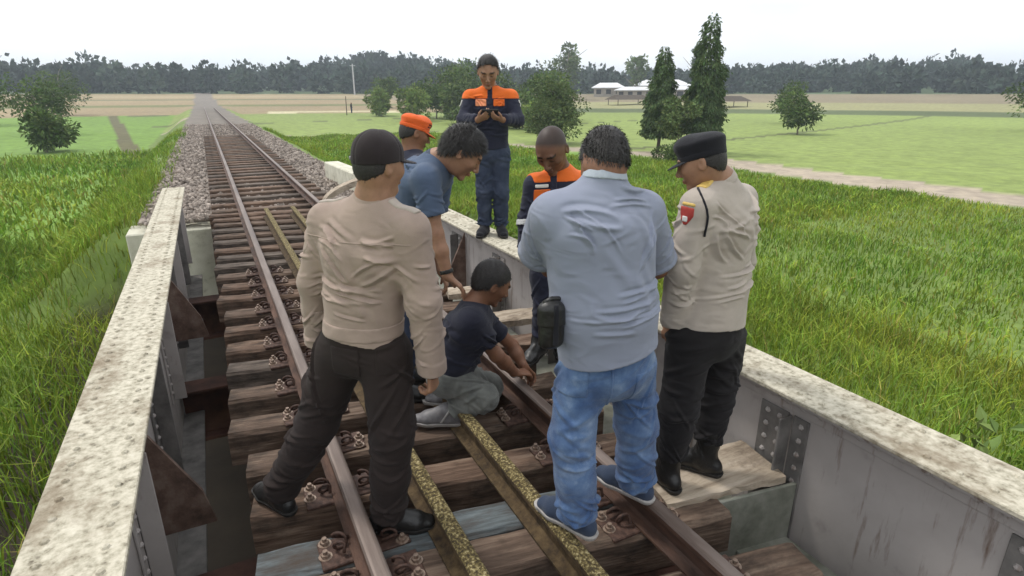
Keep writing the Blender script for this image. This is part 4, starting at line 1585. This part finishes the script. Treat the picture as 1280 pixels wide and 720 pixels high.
def cap(root, H, kind, mat, brim_mat=None, tilt=0.):
    A = H.A
    if kind == 'baseball':
        pr = [Ell(H.p(0, -.010, .036), A, np.array([.088, .106, .094]) * H.sc), Seg(H.p(0, -.008, .005), H.p(0, -.01, .055), .085 * H.sc, .086 * H.sc, .104 * H.sc, .102 * H.sc, right=H.r, k=.02)]
        reg = lambda P: (.012 + .16 * (H.loc(P)[..., 1] + .02) - H.loc(P)[..., 2])
        def seam(P):
            q = H.loc(P)
            ph = np.arctan2(q[..., 0], q[..., 1] + .01)
            return .0015 * noise3(P, 26, 3) - .0028 * np.exp(-(np.sin(3 * ph) * np.hypot(q[..., 0], q[..., 1] + .01) / .011) ** 2)
        V, Q = sdf_mesh(pr, .004, region=reg, disp=seam, smooth=0)
        b0, b1 = H.p(0, .055, .024), H.p(0, .118, .014)
    else:
        pr = [Seg(H.p(0, -.008, .022), H.p(0, -.012, .088), .085 * H.sc, .087 * H.sc, .103 * H.sc, .106 * H.sc, right=H.r, flat=(1, 1)),
              Ell(H.p(0, -.010, .088), A, np.array([.086, .105, .038]) * H.sc, .02), Ell(H.p(0, .035, .094), A, np.array([.055, .050, .036]) * H.sc, .03)]
        V, Q = sdf_mesh(pr, .005, disp=lambda P: .0045 * noise3(P, 18, 8), smooth=2)
        b0, b1 = H.p(0, .058, .026), H.p(0, .125, .004)
    o = wmesh('cap', V, Q, mat, root, smooth=True)
    bz = .030 if kind == 'baseball' else .030
    bd_ = unit(H.f - H.u * (.10 if kind == 'baseball' else .22))
    br = [Ell(H.p(0, .062, bz), np.stack([H.r, bd_, np.cross(H.r, bd_)]), np.array([.080, .118 if kind == 'baseball' else .098, .0065]) * H.sc)]
    V, Q = sdf_mesh(br, .004)
    q = H.loc(V)
    V = V - H.u * ((q[:, 0] ** 2) * 1.3)[:, None]
    wmesh('brim', V, Q, brim_mat or mat, o, smooth=True)
    if kind == 'baseball':
        V, Q = sdf_mesh([Ell(H.p(0, -.010, .129), A, np.array([.010, .010, .006]))], .003)
        wmesh('button', V, Q, mat, o, smooth=True)
    else:
        V, Q = sdf_mesh(pr[:1], .004, off=.003, region=slab(H.p(0, 0, .036), H.u, .011))
        wmesh('cap_band', V, Q, mat, o, smooth=True)
    return o, pr


UPV = UP
# ---- 1: officer seen from behind, dark cap, long tan shirt ------------------------------------
P = dict(head=J(474, 207, 2.03), face=D(.64, .76, -.12), nek=J(467, 250, 2.03), che=J(459, 310, 2.04), wai=J(455, 372, 2.05), pel=J(453, 432, 2.06), hem=J(454, 416, 2.055),
         sL=J(411, 276, 2.11), sR=J(512, 288, 1.97), eL=J(393, 352, 2.14), wL=J(398, 428, 2.19), eR=J(530, 378, 1.96), wR=J(540, 462, 2.0),
         hL=J(426, 440, 2.09), hR=J(482, 442, 2.03), kL=J(397, 528, 2.14), aL=J(350, 618, 2.17), kR=J(490, 540, 1.99), aR=J(484, 632, 2.03))
P.update(handL=(D(.1, .1, -1), D(1, .2, 0), D(.2, 1, 0), .45), handR=(D(.0, .12, -1), D(-.8, .3, 0), D(-.2, 1, 0), .8), toeL=D(-.8, .6), toeR=D(1, .12),
         shirt=M['tan_shirt'], trs=M['dark_trs'], shoes=(M['leather'], M['sole_dark'], False, 'shoe'), skin='tan', seed=2, twr=.013, fhem=4.0, diag=.0055,
         wc=.175, ww=.152, wh=.160, rs=(.066, .061, .055), rl=(.104, .086, .078, .074), h=.0043, hs=.87, fold=.008, waistn=11)
P['aL'][2] = P['aR'][2] = .084
P['hairk'] = dict(thick=.006, amp=.001, n=300, ln=.012, back=-.075, top=.04)
root, H, shirt, trs, panel, tpanel, S_ = person('officer in a long tan shirt and dark cap seen from behind, astride a rail', P)
o, cp = cap(root, H, 'baseball', M['brown_cloth'])
V, Q = sdf_mesh(cp, .004, off=.004, region=obox(H.p(-.055, -.105, .022), (H.r, H.f, H.u), (.024, .05, .007)))
wmesh('strap_tab', V, Q, M['grey_tab'], o, smooth=True)
ym = P['che'] + (((P['sL'] + P['sR']) / 2) - P['che']) * .55
panel('yoke_seam', M['tan_shirt'], both(slab(ym, UP, .0035), ball(P['che'], .24), plane(P['che'], D(.2, 1))), off=.003, hh=.004)
wb = P['hem'] + (P['wai'] - P['hem']) * .40
panel('waistband', M['tan_shirt'], both(slab(P['hem'] + (P['wai'] - P['hem']) * .26, UP, .028), ball(P['hem'], .23)), off=.004, hh=.005)
for sx_, c in ((-1, J(432, 452, 1.96)), (1, J(487, 456, 1.90))):
    tpanel('back_pocket', M['dark_trs'], obox(c, (D(1, .1), D(-.1, 1), UP), (.055, .10, .06)), off=.004)
ring_band(root, P['wR'] + D(0, .1, -1) * .012, D(0, .1, -1), .036, .022, M['leather'], 'wristband')
for q in 'LR':
    s = P['s' + q]
    nk = P['nek'] * .5 + s * .5
    panel('epaulette', M['tan_shirt2'], both(obox(nk * .35 + s * .65 + UP * .05, (unit(s - P['nek']), np.cross(unit(s - P['nek']), UP), UP), (.055, .020, .08)), ball(s + UP * .05, .12)), off=.006)

# ---- 2: heavy man in light blue polo and jeans ------------------------------------------------
P = dict(head=J(755, 203, 2.03), face=D(-.25, .75, -.62), headup=D(-.1, .75, .65), nek=J(757, 213, 1.99), che=J(748, 292, 1.97), wai=J(756, 385, 1.96), pel=J(760, 450, 1.97), hem=J(761, 436, 1.965),
         sL=J(692, 270, 1.94), sR=J(803, 266, 2.06), eL=J(672, 322, 2.12), wL=J(712, 350, 2.32), eR=J(822, 335, 2.2), wR=J(785, 355, 2.34),
         hL=J(728, 462, 1.93), hR=J(789, 458, 2.03), kL=J(715, 548, 1.88), aL=J(722, 638, 1.875), kR=J(795, 530, 2.045), aR=J(794, 600, 2.075))
P.update(handL=(D(.6, .6, -.2), D(.5, -.2, -.8), D(.2, .6, 1), .5), handR=(D(-.6, .6, -.2), D(-.5, -.2, -.8), D(-.2, .6, 1), .5), toeL=D(-.72, .70), toeR=D(-.72, .70),
         shirt=M['polo'], trs=M['jeans'], shoes=(M['canvas'], M['sole'], False, 'sneaker'), skin='brown', seed=5, bw=1.16, bd=1.22, ww=.168, wc=.172, wh=.168, dw=.135, dh=.128, sleeve='short', slen=.86,
         rs=(.084, .080, .06), trap=.052, twr=.006, diag=.005, rl=(.096, .082, .077, .079), wp=.152, collarmat=M['collar_light'], h=.0043, hs=.93, cuff=-.02, fold=.008, colr=1.0, legr=.024)
P['aL'][2], P['aR'][2] = .137 + .089, .1435 + .089
P['hairk'] = dict(thick=.010, amp=.002, n=4200, ln=.024, seed=3)
root, H, shirt, trs, panel, tpanel, S_ = person('heavy man in a light blue polo shirt and blue jeans standing on two rails', P)
for q, c in (('L', J(716, 480, 1.80)), ('R', J(800, 475, 1.95))):
    tpanel('back_pocket', M['jeans'], obox(c, (D(1, .25), D(-.25, 1), UP), (.062, .12, .07)), off=.005)
tpanel('seat_seam', M['jeans'], both(obox(J(762, 480, 1.85), (D(1, .1), D(-.1, 1), UP), (.005, .14, .10)),), off=.004, hh=.004)
HEAVY = P
# pouch on his belt: a separate thing
pc = J(689, 404, 1.83)
pr_ = unit(D(.25, -1))
root2 = empty('waist_pouch', pc - UP * .08, 'black waist pouch with a flap hanging at the heavy man\'s belt', 'pouch')
ax = (unit(D(1, .25)), pr_, UP)
pq = [Seg(pc - UP * .07, pc + UP * .05, .043, .046, .026, .030, right=ax[0])]
V, Q = sdf_mesh(pq, .004, disp=lambda P: .003 * noise3(P, 30, 5))
ob = wmesh('pouch_body', V, Q, M['leather'], root2, smooth=True)
V, Q = sdf_mesh(pq, .004, off=.005, disp=lambda P: .003 * noise3(P, 30, 5), region=plane(pc - UP * .005, -UP))
wmesh('flap', V, Q, M['leather'], root2, smooth=True)
V, Q = sdf_mesh(pq, .004, off=.009, region=obox(pc + ax[0] * .008, ax, (.010, .2, .075)))
wmesh('strap', V, Q, M['black_cloth'], root2, smooth=True)
V, Q = tube([pc + UP * .075 + ax[0] * -.03, pc + UP * .09, pc + UP * .075 + ax[0] * .05 + D(0, 1) * .03, pc + UP * .06 + ax[0] * .10 + D(0, 1) * .03], .008, 8)
wmesh('belt_loop', V, Q, M['leather'], root2, smooth=True)

# ---- 3: officer with shoulder badge, black field cap ------------------------------------------
P = dict(head=J(877, 203, 2.31), face=D(-.88, .42, -.35), nek=J(897, 225, 2.33), che=J(896, 280, 2.34), wai=J(892, 352, 2.34), pel=J(884, 412, 2.33), hem=J(885, 402, 2.33),
         sL=J(872, 258, 2.22), sR=J(926, 250, 2.48), eL=J(852, 335, 2.20), wL=J(842, 402, 2.28), eR=J(925, 325, 2.58), wR=J(892, 362, 2.68),
         hL=J(864, 420, 2.28), hR=J(903, 418, 2.40), kL=J(849, 508, 2.25), aL=J(834, 590, 2.29), kR=J(894, 497, 2.41), aR=J(880, 574, 2.39))
P.update(handL=(D(-.1, .3, -1), D(.6, .5, 0), D(-.5, .6, 0), .5), handR=(D(-.7, .3, -.5), D(.0, -.5, -.8), D(.2, .6, 1), .5), toeL=D(-.35, .9), toeR=D(-.85, .55),
         shirt=M['tan_shirt2'], trs=M['black_trs'], shoes=(M['leather'], M['sole_dark'], True, 'boot'), skin='tan', seed=9, twr=.006, bw=1.08, bd=1.14, diag=.005,
         rs=(.068, .062, .054), rl=(.104, .082, .072, .066), h=.0043, cuff=.09, neckr=.86, hs=.87, fold=.008)
P['aL'][2] = P['aR'][2] = .034 + .088
P['hairk'] = dict(thick=.005, amp=.001, n=300, ln=.012, back=-.07, top=.04)
root, H, shirt, trs, panel, tpanel, S_ = person('officer in a light tan shirt with a red sleeve badge and black field cap', P)
cap(root, H, 'field', M['black_cloth'])
s, e = P['sL'], P['eL']
bc = s + (e - s) * .12
out = unit(D(-.75, -.65))
ba = (unit(D(.65, -.75)), out, unit(s - e))
shield = lambda X: np.maximum(obox(bc + out * .06, ba, (.030, .06, .034))(X), -((X - bc) @ ba[2]) * .6 + np.abs((X - bc) @ ba[0]) - .035)
bd = panel('sleeve_badge', M['badge_red'], shield, off=.004, hh=.004)
panel('badge_crest', M['badge_white'], obox(bc + out * .06 - ba[2] * .012, ba, (.012, .06, .011)), off=.007, hh=.004, parent=shirt)
panel('badge_title', M['badge_gold'], obox(bc + out * .06 + ba[2] * .045, ba, (.028, .06, .006)), off=.005, hh=.004)
SV = np.array([v.co for v in shirt.data.vertices]) + wpos(shirt)
SN = np.array([v.normal for v in shirt.data.vertices])
pts = []
for px_, py_ in ((872, 236), (876, 244), (880, 253), (884, 262), (885, 270), (883, 279), (881, 288), (880, 296)):
    q = J(px_, py_, 2.21)
    dd_ = np.linalg.norm(np.cross(SV - CAM, unit(q - CAM)), axis=1) + .05 * np.linalg.norm(SV - CAM, axis=1)
    i = int(np.argmin(dd_))
    pts.append(SV[i] + SN[i] * .004)
pts = np.array(pts)
pts[1:-1] = .5 * pts[1:-1] + .25 * (pts[2:] + pts[:-2])
wmesh('shoulder_cord', *tube(pts, .0048, 6), M['black_cloth'], shirt, smooth=True)
panel('epaulette', M['badge_gold'], both(obox(P['sL'] * .6 + P['nek'] * .4 + UP * .06, (unit(P['sL'] - P['nek']), np.cross(unit(P['sL'] - P['nek']), UP), UP), (.055, .020, .09)), plane(P['sL'] * .6 + P['nek'] * .4 + UP * .02, -UP)), off=.006)

# ---- 4: kneeling man in dark tee ---------------------------------------------------------------
P = dict(head=J(614, 354, 2.98), face=D(.82, .35, -.50), headup=D(.35, .1, .9), nek=J(592, 382, 2.95), che=J(583, 412, 2.93), wai=J(572, 440, 2.92), pel=J(562, 466, 2.92), hem=J(566, 456, 2.92),
         sR=J(588, 403, 2.815), sL=J(598, 393, 3.10), eR=J(621, 444, 2.88), wR=J(644, 466, 3.04), eL=J(640, 432, 3.22), wL=J(655, 458, 3.16),
         hR=J(563, 470, 2.84), hL=J(568, 466, 3.0), kR=J(604, 497, 2.82), kL=J(612, 484, 3.10), aR=J(560, 514, 2.84), aL=J(572, 497, 3.1))
P.update(handR=(D(.75, .6, -.25), D(0, .2, -1), D(-.3, 1, 0), .35), handL=(D(.5, .3, -.8), D(-.2, -.6, -.8), D(-.6, .3, 0), .5), toeR=D(-1, .05, -.1), toeL=D(-1, .05, -.1), solev=D(.05, -.25, -.95),
         shirt=M['tee'], trs=M['jeans_grey'], skin='brown', seed=13, sleeve='short', slen=.62, rs=(.060, .060, .05), karm=.06, collar=False, rl=(.090, .080, .068, .062), twr=.006, bw=1.05, bd=1.05, h=.0055, hs=1.02, cuff=.03)
P['hairk'] = dict(thick=.010, amp=.0012, n=3600, ln=.014, seed=5)
root, H, shirt, trs, panel, tpanel, S_ = person('man in a dark tee and grey jeans kneeling with his hand on the rail', P)
KNEEL = P
for q in 'RL':
    shoe(root, P['a' + q], P['toe' + q], M['grey_tab'], M['sole'], name='sneaker', base=max(.0, P['a' + q][2] - .085))
ring_band(root, P['wR'] - D(.75, .6, -.25) * .005, P['wR'] - P['eR'], .031, .010, M['metal'], 'bracelet', h=.003)

# ---- 5: bending man in slate polo --------------------------------------------------------------
fa = J(500, 318, 3.28)
gl = lambda x, f, z=.09: next(J(x, yy, f) for yy in np.arange(300, 720, .5) if J(x, yy, f)[2] <= z)
P = dict(head=J(577, 190, 3.06), face=D(.80, .16, -.68), headup=D(.62, .05, .75), nek=J(546, 201, 3.10), che=J(529, 226, 3.13), wai=J(507, 272, 3.18), pel=J(496, 308, 3.22), hem=J(494, 312, 3.22),
         sR=J(532, 224, 2.96), sL=J(553, 214, 3.28), eR=J(545, 292, 2.93), wR=J(560, 346, 2.90), eL=J(540, 285, 3.30), wL=J(552, 340, 3.25),
         hR=J(497, 316, 3.14), hL=J(498, 316, 3.31), kR=gl(512, 3.12, .50), kL=gl(516, 3.36, .50), aR=gl(500, 3.14), aL=gl(504, 3.36))
P.update(handR=(D(.72, .15, -.65), D(-.3, -.1, -1), D(.1, 1, .3), .35), handL=(D(.3, 0, -.9), D(-.8, -.1, -.3), D(0, 1, .2), .5), toeR=D(1, .1), toeL=D(1, .1),
         shirt=M['polo_dark'], trs=M['jeans_navy'], shoes=(M['leather'], M['sole_dark'], False, 'shoe'), skin='tan', seed=17, sleeve='short', slen=.66, rs=(.070, .066, .05), collarmat=M['collar_dark'], h=.0065, hs=1.07, karm=.02)
P['hairk'] = dict(thick=.013, amp=.0015, n=5000, ln=.034, seed=8, fwd=-.005)
root, H, shirt, trs, panel, tpanel, S_ = person('bending man in a slate blue polo laying his hand on the kneeling man\'s shoulder', P)
ring_band(root, P['wR'] - unit(P['wR'] - P['eR']) * .03, P['wR'] - P['eR'], .036, .022, M['leather'], 'wristwatch')

# ---- 6: man on the girder with a phone ---------------------------------------------------------
P = dict(head=J(610, 90, 5.48), face=D(.02, -.9, -.42), nek=J(612, 110, 5.56), che=J(613, 136, 5.56), wai=J(614, 165, 5.56), pel=J(615, 190, 5.56), hem=J(615, 186, 5.56),
         sR=J(588, 122, 5.56), sL=J(638, 122, 5.56), eR=J(580, 150, 5.46), wR=J(597, 150, 5.28), eL=J(647, 150, 5.46), wL=J(629, 150, 5.28),
         hR=J(605, 192, 5.56), hL=J(626, 192, 5.56), kR=J(605, 240, 5.52), kL=J(626, 242, 5.52), aR=J(606, 283, 5.56), aL=J(625, 286, 5.53))
for q, x in (('aR', 606), ('aL', 626)):
    P[q] = next(J(x, yy, 5.55) for yy in np.arange(240, 400, .25) if J(x, yy, 5.55)[2] <= .48 + .09)
P.update(handR=(D(.7, -.35, .3), D(.2, .5, .8), D(-.2, -.3, 1), .6), handL=(D(-.7, -.35, .2), D(-.1, .3, 1), D(.2, -.6, .6), .6), toeR=D(-.25, -1), toeL=D(.2, -1),
         shirt=M['navy'], trs=M['jeans_navy'], shoes=(M['black_cloth'], M['sole_dark'], False, 'sneaker'), skin='tan', seed=21, h=.009, hbody=.0065, rs=(.066, .060, .050), rl=(.092, .074, .066, .066), wh=.158, hs=1.10)
P['hairk'] = dict(thick=.012, amp=.003, n=1500, ln=.03, seed=11, h=.006, base=-.012)
root, H, shirt, trs, panel, tpanel, S_ = person('man in a navy and orange work jacket standing on the girder looking at a phone', P)
PHM = P
ch = P['che'] + UP * .09
arm_ok = lambda X: np.maximum(np.abs((X - P['che']) @ RT) - .225, 0)
panel('orange_yoke', M['orange'], both(plane(ch, -UP), obox(P['che'] + UP * .2, (RT, FW, UP), (.27, .3, .3)), plane(P['nek'] + UP * .02, UP)), off=.003, hh=.006)
for sx in (-1, 1):
    panel('pocket_patch', M['orange'] if sx > 0 else M['orange_pale'], obox(P['che'] + RT * sx * .082 + UP * .055 - FW * .12, (RT, FW, UP), (.050, .12, .030)), off=.007, hh=.006)
    panel('arm_patch', M['badge_white'], obox((P['sL'] if sx > 0 else P['sR']) + RT * sx * .06 - UP * .05, (RT, FW, UP), (.06, .05, .03)), off=.006, hh=.006)
panel('front_placket', M['navy'], obox(P['che'] - FW * .12 + UP * .1, (RT, FW, UP), (.022, .12, .16)), off=.009, hh=.006)
ph = (P['wR'] + P['wL']) / 2 + UP * .065 - FW * .045
pv, pf = cbox(.145, .010, .072, .003)
A = np.stack([RT, unit(D(0, 1, .9)), unit(np.cross(RT, D(0, 1, .9)))])
root2 = empty('phone', ph, 'dark smartphone held sideways by the man on the girder', 'phone')
wmesh('case', pv @ A + ph, pf, M['leather'], root2)
pv, pf = cbox(.134, .002, .064, .0005)
wmesh('screen', (pv + [0, -.0065, 0]) @ A + ph, pf, M['screen'], root2)

# ---- 7: cropped-hair man in orange vest --------------------------------------------------------
P = dict(head=J(690, 187, 3.404), face=D(-.35, -.72, -.62), headup=D(-.2, -.3, .9), nek=J(700, 214, 3.515), che=J(698, 256, 3.515), wai=J(694, 305, 3.515), pel=J(692, 342, 3.515), hem=J(692, 350, 3.515),
         sR=J(669, 232, 3.441), sL=J(731, 230, 3.571), eR=J(660, 276, 3.423), wR=J(657, 311, 3.367), eL=J(742, 280, 3.515), wL=J(725, 318, 3.404),
         hR=J(682, 346, 3.478), hL=J(703, 346, 3.552), kR=J(683, 396, 3.441), kL=J(704, 396, 3.534), aR=J(676, 434, 3.487), aL=J(700, 436, 3.571))
for q, x, f in (('aR', 674, 3.48), ('aL', 702, 3.59)):
    P[q] = gl(x, f, .235)
P.update(handR=(D(0, -.1, -1), D(.9, .2, 0), D(0, -1, 0), .9), handL=(D(-.5, -.5, -.6), D(-.2, .6, -.6), D(-.3, -.5, .6), .6), toeR=D(-.5, -.9), toeL=D(-.1, -1),
         shirt=M['navy'], trs=M['navy'], shoes=(M['leather'], M['sole_dark'], True, 'boot'), skin='dark', seed=25, h=.007, hbody=.0055, buzz=True, rs=(.068, .060, .050), hs=1.10, cuff=.08, collarmat=M['orange'])
root, H, shirt, trs, panel, tpanel, S_ = person('man with cropped hair in a navy and orange uniform looking down behind the heavy man', P)
bl = P['che'] - UP * .02
for z0, z1, mt, nm in ((.045, .115, 'orange', 'orange_band'), (.155, .33, 'orange', 'orange_yoke'), (-.09, -.03, 'orange', 'orange_band')):
    panel(nm, M[mt], both(slab(P['che'] + UP * (z0 + z1) / 2, UP, (z1 - z0) / 2), obox(P['che'] + UP * .1, (unit(P['sR'] - P['sL']), FW, UP), (.20, .3, .4))), off=.005, hh=.006)
panel('front_placket', M['navy'], obox(P['che'] - FW * .12 - RT * .04 + UP * .05, (RT, FW, UP), (.02, .12, .18)), off=.009, hh=.006)
panel('name_tape', M['badge_white'], obox(P['che'] - FW * .12 - RT * .11 + UP * .134, (RT, FW, UP), (.040, .12, .010)), off=.008, hh=.005)
ring_band(root, P['eR'] + (P['wR'] - P['eR']) * .1, P['wR'] - P['eR'], .070, .035, M['silver'], 'reflective_cuff', h=.005)


# ---- upright people given by position and heading ----------------------------------------------
def upright(x, y, z, ang, ht, **kw):
    k = ht / 1.70
    fd = np.array([math.sin(ang), math.cos(ang), 0])
    rd = np.array([math.cos(ang), -math.sin(ang), 0])
    o = np.array([x, y, z])
    q = lambda r, f, u: o + (rd * r + fd * f + UP * u) * k
    p = dict(head=q(0, .03, 1.57), face=unit(fd - UP * .35), nek=q(0, 0, 1.425), che=q(0, 0, 1.23), wai=q(0, 0, 1.04), pel=q(0, 0, .90), hem=q(0, 0, .93), sL=q(-.185, 0, 1.37), sR=q(.185, 0, 1.37),
             eL=q(-.23, -.02, 1.10), eR=q(.23, -.02, 1.10), wL=q(-.22, .08, .87), wR=q(.22, .08, .87), hL=q(-.09, 0, .87), hR=q(.09, 0, .87), kL=q(-.10, .02, .48), kR=q(.10, .02, .48),
             aL=q(-.11, 0, .09), aR=q(.11, 0, .09), handL=(unit(-UP + fd * .2), rd, fd, .5), handR=(unit(-UP + fd * .2), -rd, fd, .5), toeL=fd - rd * .2, toeR=fd + rd * .2)
    p.update(kw)
    return p


b8 = J(513, 168, 4.0)
P = upright(b8[0] - FW[0] * .0, b8[1], 0., YAW + math.radians(62), 1.665, shirt=M['navy'], trs=M['navy'], shoes=(M['leather'], M['sole_dark'], True, 'boot'), skin='brown', seed=31, h=.008, hbody=.006, cuff=.08)
P['hairk'] = dict(thick=.006, amp=.001, n=200, ln=.012, seed=14, top=.04)
root, H, shirt, trs, panel, tpanel, S_ = person('man in an orange cap standing behind the bending man', P)
o, cp = cap(root, H, 'field', M['orange_cap'])
for x in (.062, .040):
    V, Q = sdf_mesh(cp, .004, off=.004, region=both(obox(H.p(x, .09, .074), (H.r, H.f, H.u), (.009, .07, .013)), lambda X, x=x: .0065 - np.linalg.norm((H.loc(X)[..., [0, 2]] - np.array([x, .074])), axis=-1)))
    if len(Q):
        wmesh('cap_letter', V, Q, M['black_cloth'], o, smooth=True)
x, y = 19.2, 92.
P = upright(x, y, gz(x, y), 2.2, 1.6, shirt=M['black_cloth'], trs=M['jeans_navy'], shoes=None, skin='dark', seed=41, h=.03, hbody=.03, collar=False)
P['handL'] = P['handR'] = None
person('far off person in dark clothes walking on the pale field bank', P)

# ================================================================== AIR
m = bpy.data.materials.new('haze')
m.use_nodes = True
n = m.node_tree.nodes
n.remove(n['Principled BSDF'])
pv_ = n.new('ShaderNodeVolumePrincipled')
pv_.inputs['Color'].default_value = (.80, .90, 1.0, 1)
pv_.inputs['Density'].default_value = .0009
pv_.inputs['Anisotropy'].default_value = .2
m.node_tree.links.new(pv_.outputs['Volume'], n['Material Output'].inputs['Volume'])
hv_, hf_ = cbox(3100, 3100, 42, .5)
hz = wmesh('haze', hv_ + [0, 0, 42 / 2 - 4], hf_, m, kind='stuff', label='thin pale haze in the air over the fields', cat='haze')
